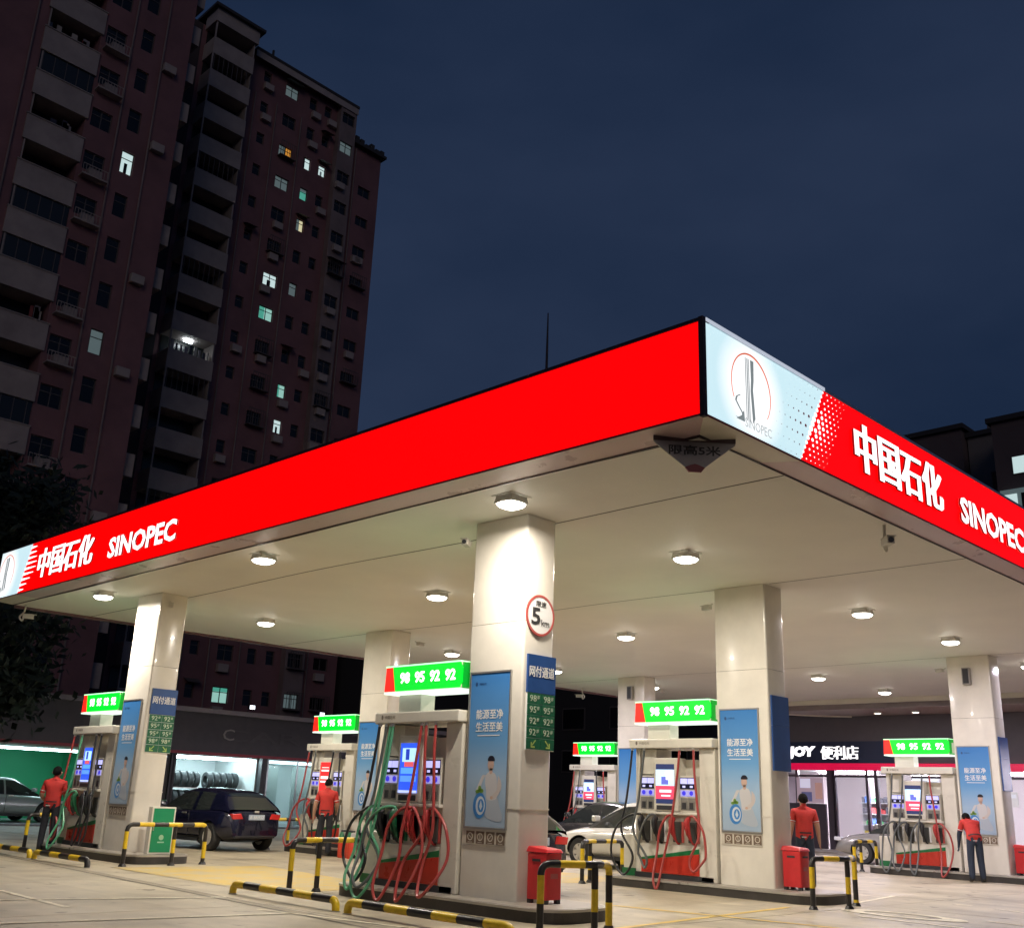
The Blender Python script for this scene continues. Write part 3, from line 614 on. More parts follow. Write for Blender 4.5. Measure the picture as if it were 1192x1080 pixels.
    if full:
        B('junction_box', .02, .35, 1.81, 2.10, .25 - .08, .88, pump_w, .012); B('junction_lid', -.0, .37, 1.805, 2.12, .30 - .13, .30, pump_green, .006)
    return t
H4 = lambda a, b, c, d: [(a, 1.66, (1, .42, .24)), (b, 1.42, (1, .34, .12)), (c, .74, (-1, .30, .20)), (d, .46, (-1, .36, .24))]
PUMPS = {'c': ([('k', 1.76, (1, .66, .22)), ('g', 1.50, (1, .60, .03)), ('r', .80, (1, .46, .04)), ('r', .50, (-1, .58, .14)), ('g', 1.44, (1, .34, .12)), ('d', 1.60, (1, .50, .16)), ('r', .70, (-1, .44, .06))], 'blue'),
         'r': ([('k', 1.80, (1, .62, .2)), ('d', 1.52, (1, .30, .34)), ('r', .72, (1, .26, .04)), ('r', .42, (-1, .44, .34))], 'mix'),
         'fr': ([('d', 1.58, (1, .34, .06)), ('d', 1.30, (1, .36, .10)), ('d', .80, (1, .30, .05)), ('r', .62, (-1, .42, .05))], 'mix'),
         'l': ([('r', 1.78, (1, .40, .24)), ('g', 1.40, (1, .34, .10)), ('k', .74, (-1, .30, .20)), ('k', .50, (-1, .30, .22))], 'blue'),
         'm': ([('r', 1.76, (1, .60, .14)), ('d', 1.48, (1, .30, .24)), ('k', .74, (1, .30, .20)), ('k', .46, (-1, .34, .24))], 'red'),
         'n': (H4('r', 'd', 'k', 'r'), 'mix')}
NUM = ['98', '95', '92', '92']
kerb_top = mat('kerb_edge', (0.50, 0.48, 0.44), 0.32, metal=0.5, noise=0.12); isl_m = mat('island_top', (0.30, 0.27, 0.23), 0.45, noise=0.2, nscale=3)
def make_island(X, Y, words):
    t = thing('pump_island', 'raised dark kerbed pump island with rounded end under the %s' % words, 'island', (X, Y, 0), 0, 'kerbed pump islands')
    x0, x1, y0, y1 = -.40, .98, -.95, 3.45
    def out(g, k=8):
        r = .45 - g; pts = []
        for cx, cy, a in ((x1-g-r, y1-g-r, 0), (x0+g+r, y1-g-r, 90), (x0+g+r, y0+g+r, 180), (x1-g-r, y0+g+r, 270)):
            for i in range(k + 1): q = rad(a + 90*i/k); pts.append((cx + r*math.cos(q), cy + r*math.sin(q)))
        return pts
    part('kerb', MB().prism(out(0.012), 0.001, ZI - .035, 'z'), kerb_black, t, True)
    part('kerb_edge', MB().prism(out(0), ZI - .035, ZI - .004, 'z'), kerb_top, t, True)
    part('deck', MB().prism(out(0.05), ZI - .01, ZI, 'z'), isl_m, t)
    return t
for key, X, Y, words in UNITS:
    make_island(X, Y, words); make_column(X, Y, words); make_poster(X, Y, words, key != 'n')
    nums = NUM
    make_grade_sign(X, Y, words, nums); hs, sc = PUMPS[key]; make_pump(X, Y, words, hs, sc)

# payment lane boards on the -Y faces of the columns
arrow = mat('arrow_lime', (0.45, 0.60, 0.15), 0.4)
def lane_board(X, Y, label, rows):
    t = thing('lane_board', label, 'sign', (X, Y, 0), 0, 'lane boards on the columns')
    y = -.03
    part('blue_panel', MB().box(.07, .63, y, -.001, 2.79, 3.30), blue_sign, t)
    if rows:
        b = MB(); add_text(b, '网付通道', (.10, y - .001, 3.0), (1, 0, 0), (0, 0, 1), .50, .15, .003, .012); raw('lettering', b, letter_white, t)
        part('green_backing', MB().box(.075, .63, y + .006, -.001, 2.04, 2.786), letter_white, t)
        for r in range(5):
            z1 = 2.783 - r * .148; z0 = z1 - .141
            for c in range(2):
                x0 = .079 + c * .277
                pn = part('grade_panel', MB().box(x0, x0 + .27, y, y + .007, z0, z1), green_sign, t)
                if r < 4:
                    b = MB(); add_text(b, rows[r], (x0 + .045, y - .0005, z0 + .03), (1, 0, 0), (0, 0, 1), .13, .085, .002, .0); add_text(b, '#', (x0 + .19, y - .0005, z0 + .065), (1, 0, 0), (0, 0, 1), .045, .05, .002, .0); raw('grade_number', b, mat('board_text', (0.62, 0.72, 0.55), 0.4), pn)
                else:
                    b = MB(); s = 1 if c else -1; cx, cz = x0 + .135, z0 + .07; q = lambda u, v: (cx + s * u, y - .002, cz + v)
                    b.add([q(-.05, .045), q(-.035, .055), q(.03, -.012), q(.018, -.025)], [(0, 1, 2, 3)]); b.add([q(.05, -.05), q(.05, .02), q(.03, .02), q(.03, -.03), q(-.03, -.03), q(-.03, -.05)], [(0, 1, 2, 3), (0, 3, 4, 5)]); raw('arrow', b, arrow, pn)
    else:
        part('lower_panel', MB().box(.07, .63, y, -.001, 2.04, 2.786), blue_sign, t)
lane_board(10.31, 9.88, 'blue and green payment lane board on the nearest centre column', ['98', '95', '92', '92'])
lane_board(10.32, 20.38, 'blue and green payment lane board on the far left column', ['92', '95', '95', '98'])
lane_board(16.30, 9.72, 'plain dark blue board on the front column right of centre', None)
lane_board(26.87, 9.80, 'plain blue board edge on the far right column by the shop', None)
# speed limit disc
sl = thing('speed_limit_sign', 'round red ringed speed limit disc on the nearest centre column', 'sign', (10.61, 9.88, 3.85))
part('disc', MB().cyl((0, 0), .285, -.016, -.001, 'y', 40), letter_white, sl); part('ring', MB().ring((0, 0), .255, .288, -.02, -.002, 'y', 48), mat('ring_red', (0.42, 0.07, 0.06), 0.4), sl)
b = MB(); add_text(b, '限速', (-.09, -.017, .12), (1, 0, 0), (0, 0, 1), .2, .08, .003, 0.0); add_text(b, '5', (-.18, -.017, -.14), (1, 0, 0), (0, 0, 1), .18, .24, .003, .02); add_text(b, 'km', (.02, -.017, -.14), (1, 0, 0), (0, 0, 1), .16, .09, .003, 0.0); raw('lettering', b, letter_black, sl)

# ------------------------------------------------------------------ guard rails
def rail(label, pts, h, r=.038, posts=(), low=False):
    """pts: plan points of the rail from end post to end post; extra posts by index"""
    t = thing('guard_rail', label, 'guard rail', (pts[0][0], pts[0][1], 0), 0, 'low parking rails' if low else 'yellow and black guard rails')
    o = Vector((pts[0][0], pts[0][1], 0)); P = [Vector((p[0], p[1], 0)) - o for p in pts]; bend = .10 if not low else .09
    d0 = (P[1] - P[0]).normalized(); d1 = (P[-2] - P[-1]).normalized(); H = Vector((0, 0, h))
    path = [P[0], P[0] + Vector((0, 0, h - bend))] + [P[0] + Vector((0, 0, h - bend)) + Vector((0, 0, bend)) * math.sin(rad(a)) + d0 * bend * (1 - math.cos(rad(a))) for a in (30, 60, 90)]
    path += [p + H for p in P[1:-1]]
    path += [P[-1] + Vector((0, 0, h - bend)) + Vector((0, 0, bend)) * math.sin(rad(a)) + d1 * bend * (1 - math.cos(rad(a))) for a in (90, 60, 30)] + [P[-1] + Vector((0, 0, h - bend)), P[-1]]
    L = [0.0]
    for i in range(1, len(path)): L.append(L[-1] + (path[i] - path[i-1]).length)
    def at(s):
        for i in range(1, len(path)):
            if s <= L[i] + 1e-9: f = (s - L[i-1]) / max(1e-9, L[i] - L[i-1]); return path[i-1].lerp(path[i], f)
        return path[-1]
    step = .30 if not low else .42; cuts = [0.0]
    while cuts[-1] < L[-1] - .05: cuts.append(min(L[-1], cuts[-1] + step))
    for k in range(len(cuts) - 1):
        a, b_ = cuts[k], cuts[k+1]; q = [at(a)] + [path[i] for i in range(len(path)) if a + .004 < L[i] < b_ - .004] + [at(b_)]
        mm = (yellow, black_paint)[(k + (0 if low else 1)) % 2]
        part('rail_band', MB().tube(q, r, 12), mm, t, True)
    for i in posts:
        for k in range(3):
            z0, z1 = [(.0, .22), (.22, .46), (.46, h)][k]
            part('post_band', MB().tube([P[i] + Vector((0, 0, z0)), P[i] + Vector((0, 0, z1 - (.03 if k == 2 else 0)))], r - .001, 12), (black_paint, yellow, black_paint)[k], t, True)
    for i in [0, len(P) - 1] + list(posts):
        part('foot', MB().cyl((P[i].x, P[i].y), .075, .0, .05, 'z', 16, .05) if not low else MB().cyl((P[i].x, P[i].y), .06, 0, .012, 'z', 14), black_paint if not low else steel, t)
rail('tall yellow and black guard rail at the end of the nearest island', [(9.36, 8.58), (9.93, 8.26), (10.31, 8.36)], .72, .042, (1,))
rail('yellow and black guard rail left of the nearest pump', [(9.47, 13.62), (9.98, 13.66), (10.9, 13.66)], .72, .04, (1,))
rail('yellow and black guard rail before the far left column and green cabinet', [(9.62, 19.08), (10.6, 19.12), (11.36, 19.30)], .72, .04, (1,))
rail('guard rail in front of the standing attendant on the right', [(15.36, 8.52), (16.02, 8.28), (16.72, 8.52)], .72, .04, (1,))
rail('guard rail beside the white car left of the second pump', [(15.62, 13.30), (15.98, 13.42), (16.95, 13.42)], .72, .04, (1,))
rail('guard rail beside the grey car left of the far right pump', [(26.25, 13.35), (26.75, 13.42), (27.6, 13.42)], .72, .04, (1,))
rail('guard rail behind the attendant at the far left pump', [(9.9, 24.2), (10.5, 24.25), (11.3, 24.25)], .72, .04, (1,))
rail('guard rail behind the dark blue hatchback', [(15.75, 23.75), (16.4, 23.85), (17.1, 23.85)], .72, .04, (1,))
rail('long low yellow and black rail nearest the camera', [(8.55, 11.02), (8.52, 8.2)], .135, .05, (), True)
rail('low yellow and black rail left of the nearest pump', [(8.66, 13.80), (8.58, 11.30)], .135, .05, (), True)
rail('low yellow and black rail before the far left pump', [(8.88, 21.15), (8.86, 18.85)], .135, .05, (), True)
rail('low yellow and black rail at the left picture edge', [(8.92, 23.9), (8.90, 21.42)], .135, .05, (), True)

# ------------------------------------------------------------------ bins, cabinet, extinguishers
def bin_(X, Y, label):
    t = thing('litter_bin', label, 'bin', (X, Y, ZI), 0, 'red pedal bins')
    mb = MB(); rbox(mb, -.15, .15, -.17, .17, .05, .60, .03); part('body', mb, red_plastic, t, True)
    mb = MB(); mb.add([(-.16,-.185,.605),(.16,-.185,.605),(.16,.185,.605),(-.16,.185,.605),(-.14,-.16,.65),(.14,-.16,.65),(.14,.16,.68),(-.14,.16,.68)], [(0,3,2,1),(4,5,6,7),(0,1,5,4),(1,2,6,5),(2,3,7,6),(3,0,4,7)]); part('lid', mb, red_plastic, t, False, .012)
    for a in (-.11, .11):
        for c_ in (-.13, .13): part('foot', MB().box(a - .03, a + .03, c_ - .03, c_ + .03, 0, .05), dark_metal, t)
    part('handle', MB().box(-.08, .08, -.178, -.169, .50, .53), dark_metal, t); part('handle', MB().box(-.158, -.149, -.07, .07, .50, .53), dark_metal, t)
    part('label_plate', MB().box(-.07, .07, -.1735, -.169, .30, .36), mat('bin_label', (0.45, 0.10, 0.10), 0.4), t)
bin_(10.60, 9.66, 'red litter bin against the nearest centre column'); bin_(16.58, 9.48, 'red litter bin at the front column right of centre'); bin_(27.25, 9.58, 'red litter bin at the right picture edge')
gc = thing('fire_cabinet', 'green and white equipment cabinet beside the far left column', 'cabinet', (10.62, 19.75, ZI))
part('shell', MB().box(-.20, .30, .0, .15, 0, .86), white_paint, gc, False, .01)
part('door', MB().box(-.165, .265, -.006, .0, .03, .83), green_cab, gc); b = MB(); b.cyl((.05, .30), .05, -.009, -.005, 'y', 18); b.box(-.02, .12, -.009, -.006, .20, .225); part('door_mark', b, mat('mark_pale', (0.35, 0.62, 0.42), 0.4), gc)
part('handle', MB().box(-.15, -.13, -.02, -.006, .42, .52), steel, gc)
for i, (ex, ey) in enumerate(((15.66, 20.62), (15.72, 20.44), (15.66, 20.27))):
    t = thing('fire_extinguisher', 'red and green fire extinguisher beside the middle attendant, %s of three' % ['left', 'middle', 'right'][i], 'extinguisher', (ex, ey, 0), 0, 'fire extinguishers by the rear pump')
    part('cylinder', MB().tube([(0,0,0),(0,0,.03),(0,0,.40),(0,0,.47),(0,0,.50)], [.06,.075,.075,.05,.025], 14), mat('ext_red', (0.62, 0.06, 0.03), 0.3), t, True)
    part('neck', MB().tube([(0,0,.40),(0,0,.47),(0,0,.56)], [.078,.06,.03], 12), mat('ext_green', (0.02, 0.16, 0.07), 0.4), t, True); part('handle', MB().box(-.02, .10, -.015, .015, .56, .60), dark_metal, t)
# ------------------------------------------------------------------ small cameras and speakers
def cctv(loc, rz, label, big=False):
    t = thing('cctv_camera', label, 'camera', loc, rz); s = 1.05 if big else 0.9; wm = mat('cctv_white', (0.55, 0.52, 0.46), 0.4)
    if big:
        part('bracket', MB().tube(spline([(0, 0, .30), (0, .02, .10), (.02, .10, -.02), (.02, .04, -.10), (0, 0, -.02)], 5), .022, 8), wm, t, True); part('plate', MB().box(-.07, .07, -.07, .07, .29, .31), wm, t)
    else: part('bracket', MB().tube([(.02, .12, .04), (.0, .05, .02), (0, 0, 0)], .015, 8), wm, t)
    part('body', MB().box(-.05 * s, .05 * s, -.20 * s, .03, -.05 * s, .04 * s), wm, t, False, .008); part('lens', MB().cyl((0, -.005), .035 * s, -.22 * s, -.199 * s, 'y', 14), dark_metal, t); part('hood', MB().box(-.06 * s, .06 * s, -.24 * s, .02, .04 * s, .05 * s), wm, t)
cctv((13.75, 6.25, 5.0), rad(-45), 'hanging surveillance camera under the front fascia', True)
cctv((9.25, 24.75, 5.0), rad(60), 'surveillance camera hanging at the far left canopy end', True); cctv((28.5, 24.4, 4.98), rad(200), 'surveillance camera hanging at the back canopy edge', True)
cctv((10.5, 20.30, 5.02), rad(150), 'small dark camera high on the far left column'); cctv((10.22, 11.0, 4.95), rad(-60), 'small camera high on the nearest centre column'); cctv((16.35, 10.92, 4.95), rad(160), 'small camera high on the front column right of centre')
cctv((16.95, 19.85, 5.0), rad(100), 'small camera high on the rear column behind the nearest pump'); cctv((26.9, 10.98, 4.95), rad(160), 'small camera high on the far right column'); cctv((27.45, 20.2, 4.9), rad(100), 'small camera high on the most distant column')
for X, Y, lb in ((26.86, 10.35, 'slim grey loudspeaker high on the far right column'), (26.69, 20.8, 'slim grey loudspeaker high on the most distant column')):
    t = thing('loudspeaker', lb, 'loudspeaker', (X, Y, 4.55)); part('case', MB().box(-.12, -.01, -.1, .1, 0, .42), mat('speaker_grey', (0.32, 0.30, 0.27), 0.5), t, False, .02); part('grille', MB().box(-.126, -.118, -.07, .07, .03, .39), dark_metal, t); part('bracket', MB().box(-.02, .01, -.03, .03, .15, .27), steel, t)
# ------------------------------------------------------------------ cars
tyre_m = mat('tyre', (0.02, 0.02, 0.02), 0.7); rim_m = mat('rim', (0.55, 0.53, 0.48), 0.35, metal=0.15); car_glass = mat('car_glass', (0.025, 0.03, 0.03), 0.05, spec=0.9)
tail_m = mat('tail_light', (0.45, 0.02, 0.02), 0.15, emit=(1.0, 0.05, 0.03), es=0.12, coat=0.6); head_m = mat('head_light', (0.55, 0.56, 0.58), 0.1, coat=0.8); plate_m = mat('number_plate', (0.45, 0.52, 0.62), 0.4)
trim_b = mat('car_trim', (0.02, 0.02, 0.022), 0.5); well_m = mat('wheel_well', (0.012, 0.012, 0.012), 0.9)
def interp(P, t):
    if t <= P[0][0]: return P[0][1]
    for (a, b), (c, d) in zip(P, P[1:]):
        if t <= c:
            f = (t - a) / (c - a); return b + (d - b) * f
    return P[-1][1]
def smooth_prof(P):
    q = spline([(a, b, 0) for a, b in P], 8); return [(p.x, p.y) for p in q]
KINDS = {
 'hatch': dict(L=3.96, W=.87, top=[(-1.98,.50),(-1.955,.80),(-1.88,.93),(-1.5,.97),(-.5,.95),(.6,.92),(.98,.90),(1.4,.84),(1.75,.74),(1.93,.62),(1.98,.48)], roof=[(-1.90,.95),(-1.74,1.10),(-1.46,1.29),(-1.05,1.375),(-.4,1.415),(.05,1.395),(.42,1.29),(1.06,.90)], wheels=(-1.25, 1.22), wr=.315, bp=(-.42,), cp=(-1.90, -1.08)),
 'sedan': dict(L=4.55, W=.89, top=[(-2.27,.50),(-2.25,.82),(-2.15,.98),(-1.6,1.02),(-.6,.97),(.6,.93),(1.05,.91),(1.6,.84),(2.0,.73),(2.2,.60),(2.27,.45)], roof=[(-1.75,1.01),(-1.25,1.30),(-.9,1.41),(-.4,1.455),(.0,1.45),(.35,1.37),(1.12,.92)], wheels=(-1.38, 1.33), wr=.32, bp=(-.22,), cp=(-1.75, -1.15)),
 'suv': dict(L=4.5, W=.91, top=[(-2.24,.55),(-2.23,.85),(-2.18,1.06),(-1.6,1.09),(-.6,1.06),(.7,1.03),(1.15,1.0),(1.7,.92),(2.05,.80),(2.2,.64),(2.24,.5)], roof=[(-2.12,1.07),(-1.9,1.38),(-1.72,1.55),(-1.2,1.63),(-.4,1.66),(.05,1.63),(.42,1.53),(1.2,1.01)], wheels=(-1.35, 1.32), wr=.35, bp=(-.25,), cp=(-2.12, -1.25))}
def make_car(label, kind, paint, loc, rz=0.0, lamps_on=False, name='parked_car'):
    K = KINDS[kind]; t = thing(name, label, 'car', loc, rz, 'cars at the pumps')
    top = smooth_prof(K['top']); roof = smooth_prof(K['roof']); L2 = K['L'] / 2; W = K['W']
    ns = 44; nt = 26; mb = MB(); rings = []
    for i in range(ns + 1):
        f = i / ns; y = -L2 + K['L'] * (0.5 - 0.5 * math.cos(math.pi * f)); e = abs(y) / L2
        zt_ = interp(top, y); zb_ = .19 + .13 * max(0, (e - .72) / .28) ** 1.5; w = W * (1 - .055 * max(0, (e - .45) / .55) ** 2 - .20 * max(0, (e - .80) / .20) ** 2)
        zc, hz = (zt_ + zb_) / 2, (zt_ - zb_) / 2
        rg = []
        for k in range(nt):
            a = 2 * math.pi * k / nt; cx, sz = math.cos(a), math.sin(a); pw = 2 / (5.0 if sz > 0 else 3.6)
            xx = w * math.copysign(abs(cx) ** pw, cx); zz = zc + hz * math.copysign(abs(sz) ** pw, sz)
            if zz > zc: xx *= 1 - .05 * ((zz - zc) / hz) ** 2
            rg.append((xx, y, zz))
        rings.append(rg)
    vs = [p for rg in rings for p in rg]; fs = []
    for i in range(ns):
        for k in range(nt): fs.append((i*nt+k, i*nt+(k+1) % nt, (i+1)*nt+(k+1) % nt, (i+1)*nt+k))
    fs += [tuple(range(nt))[::-1], tuple(ns*nt+k for k in range(nt))]
    mb.add(vs, fs); me = mb.mesh([paint, well_m], True, 0, 'body')
    bo = link('body', me); cut = MB(); cut.cur = 1
    for wy in K['wheels']: cut.cyl((wy, K['wr'] - .0), K['wr'] * 1.17, -W - .3, -W + .30, 'x', 28); cut.cyl((wy, K['wr']), K['wr'] * 1.17, W - .30, W + .3, 'x', 28)
    co = link('cut', cut.mesh([paint, well_m], False, 0, 'cut'))
    md = bo.modifiers.new('b', 'BOOLEAN'); md.operation = 'DIFFERENCE'; md.object = co; md.solver = 'EXACT'
    bpy.context.view_layer.update()
    nm = bpy.data.meshes.new_from_object(bo.evaluated_get(bpy.context.evaluated_depsgraph_get())); nm.name = 'body'
    bo.modifiers.clear(); bo.data = nm; bpy.data.objects.remove(co); bo.parent = t
    try: nm.set_sharp_from_angle(angle=rad(35))
    except Exception: pass
    # greenhouse: one surface, split into painted shell and glass
    G = MB(); Pn = MB(); y0, y1 = roof[0][0], roof[-1][0]; ns = 40; rows = []
    ztop = max(b for a, b in roof); rs = [a for a, b in roof if b > ztop - .10]; ra, rb = min(rs), max(rs)
    for i in range(ns + 1):
        y = y0 + (y1 - y0) * i / ns; zr = interp(roof, y); zb_ = interp(top, y) - .05; e = max(0, (zr - zb_)) / (ztop - .93)
        wb = W * .86; wr_ = W * (.86 - .20 * min(1, e)); h = zr - zb_
        half = [(wb, zb_), (wb + (wr_ - wb) * .42, zb_ + h * .42), (wr_, zb_ + h * .84), (wr_ - .06, zb_ + h * .96), (wr_ - .14, zr), (0, zr + .018 * e)]
        rows.append([(-x, y, z) for x, z in half] + [(x, y, z) for x, z in half[-2::-1]])
    m_ = len(rows[0])
    for i in range(ns):
        y = (rows[i][0][1] + rows[i+1][0][1]) / 2
        for k in range(m_ - 1):
            q = [rows[i][k], rows[i][k+1], rows[i+1][k+1], rows[i+1][k]]; side = k in (0, 1, m_ - 3, m_ - 2); topb = k in (4, m_ - 6)
            pil = any(abs(y - b) < .05 for b in K['bp']) or (K['cp'][0] <= y <= K['cp'][1])
            glass = (side and not pil) or (topb and not (ra - .02 <= y <= rb + .02))
            (G if glass else Pn).add(q, [(0, 1, 2, 3)])
    for M, nm_, mm in ((Pn, 'roof_shell', paint), (G, 'window_glass', car_glass)):
        bm = bmesh.new(); me = bpy.data.meshes.new(nm_); me.from_pydata(M.v, [], M.f); bm.from_mesh(me); bmesh.ops.remove_doubles(bm, verts=bm.verts, dist=.0005); bmesh.ops.recalc_face_normals(bm, faces=bm.faces); bm.to_mesh(me); bm.free()
        me.materials.append(mm); me.polygons.foreach_set('use_smooth', [True] * len(me.polygons)); link(nm_, me, t)
    wr = K['wr']
    tm = MB(); prof = [(.60*wr, -.10), (.93*wr, -.105), (wr, -.07), (wr, .07), (.93*wr, .105), (.60*wr, .10)]; n = 28
    vs = [(x, r*math.cos(2*math.pi*k/n), r*math.sin(2*math.pi*k/n)) for r, x in prof for k in range(n)]
    tm.add(vs, [(p*n+k, p*n+(k+1) % n, ((p+1) % 6)*n+(k+1) % n, ((p+1) % 6)*n+k) for p in range(6) for k in range(n)]); tme = tm.mesh([tyre_m], True, 0, 'tyre')
    rm = MB(); rm.ring((0, 0), .54*wr, .64*wr, -.095, .095, 'x', 28); rm.cyl((0, 0), .14*wr, -.085, .085, 'x', 14)
    for k in range(7):
        a = 2*math.pi*k/7; c, s = math.cos(a), math.sin(a)
        rm.add([(x, r*c - w*s, r*s + w*c) for x in (-.08, .08) for r, w in ((.10*wr, -.035), (.58*wr, -.05), (.58*wr, .05), (.10*wr, .035))], [(0,1,2,3), (7,6,5,4), (0,4,5,1), (1,5,6,2), (2,6,7,3), (3,7,4,0)])
    rme = rm.mesh([rim_m], False, 0, 'rim')
    hub = MB().cyl((0, 0), .55*wr, -.03, .03, 'x', 24).mesh([trim_b], False, 0, 'brake_disc')
    for wy in K['wheels']:
        for sx in (-1, 1):
            we = link('tyre', tme, t, (sx * (W - .125), wy, wr)); we.name = 'wheel'; link('rim', rme, we); link('brake_disc', hub, we)
    zl = interp(top, -L2 + .1); B = lambda nm, x0, x1, ya, yb, z0, z1, m, bv=.01: part(nm, MB().box(x0, x1, ya, yb, z0, z1), m, t, False, bv)
    for s in (-1, 1):
        mbx = MB().prism([(s*W*.44, zl - .19), (s*W*.765, zl - .20), (s*W*.80, zl - .08), (s*W*.52, zl - .065)], -L2 - .004, -L2 + .20, 'y') ; part('tail_light', mbx, tail_m, t, False, .015)
        mbx = MB().prism([(s*W*.52, .60), (s*W*.90, .63), (s*W*.88, .73), (s*W*.60, .70)], L2 - .26, L2 - .03, 'y'); part('headlight', mbx, head_m, t, False, .015)
        mr = MB(); mr.box(s*W*.96, s*(W*.96 + .19), interp([(0, roof[-1][0] - .42)], 0), roof[-1][0] - .30, zl + .04, zl + .17); mi_ = part('side_mirror', mr, paint, t, False, .03)
        for hy in ((-.05, -.95) if kind != 'hatch' else (-.2,)): B('door_handle', s*W*.975, s*(W + .008), hy - .09, hy + .09, zl - .12, zl - .085, steel if kind != 'suv' else paint, .008)
        B('sill_trim', s*W*.9, s*(W*.985), K['wheels'][0] + .42, K['wheels'][1] - .42, .20, .27, trim_b)
        for py in K['bp']: B('door_seam', s*(W*.99), s*(W + .001), py - .006, py + .006, .32, zl - .04, trim_b, 0)
    pl_ = B('number_plate', -.22, .22, -L2 - .012, -L2 + .02, zl - .21, zl - .09, plate_m, .004)
    b = MB(); add_text(b, 'B 8R932', (-.19, -L2 - .0125, zl - .185), (1, 0, 0), (0, 0, 1), .38, .07, .002, 0.0); raw('plate_text', b, letter_white, pl_)
    B('rear_bumper', -W*.66, W*.66, -L2 - .012, -L2 + .12, .31, .37, trim_b, .02); B('front_grille', -W*.5, W*.5, L2 - .08, L2 + .005, .35, .55, trim_b, .02)
    B('rear_badge', -.06, .06, -L2 - .0, -L2 + .03, zl - .05, zl + .0, rim_m, .01)
    return t
def carpaint(n, c, r=.22): return mat(n, c, r, metal=.25, coat=.8)
make_car('dark blue hatchback seen from behind at the left rear pump', 'hatch', carpaint('paint_navy', (0.007, 0.008, 0.026)), (14.62, 24.75, 0), rad(3))
make_car('white car with dark windows behind the second pump', 'sedan', carpaint('paint_white', (0.72, 0.71, 0.66)), (20.45, 15.45, 0), rad(0))
make_car('dark grey saloon behind the white car', 'sedan', carpaint('paint_grey', (0.045, 0.043, 0.045)), (24.2, 19.6, 0), rad(0))
make_car('black hatchback half hidden behind the nearest centre column', 'hatch', carpaint('paint_black', (0.03, 0.026, 0.035)), (13.12, 14.05, 0), rad(0))
make_car('grey car nosing out behind the far right pump', 'sedan', carpaint('paint_silver', (0.26, 0.25, 0.235)), (31.5, 14.0, 0), rad(0))

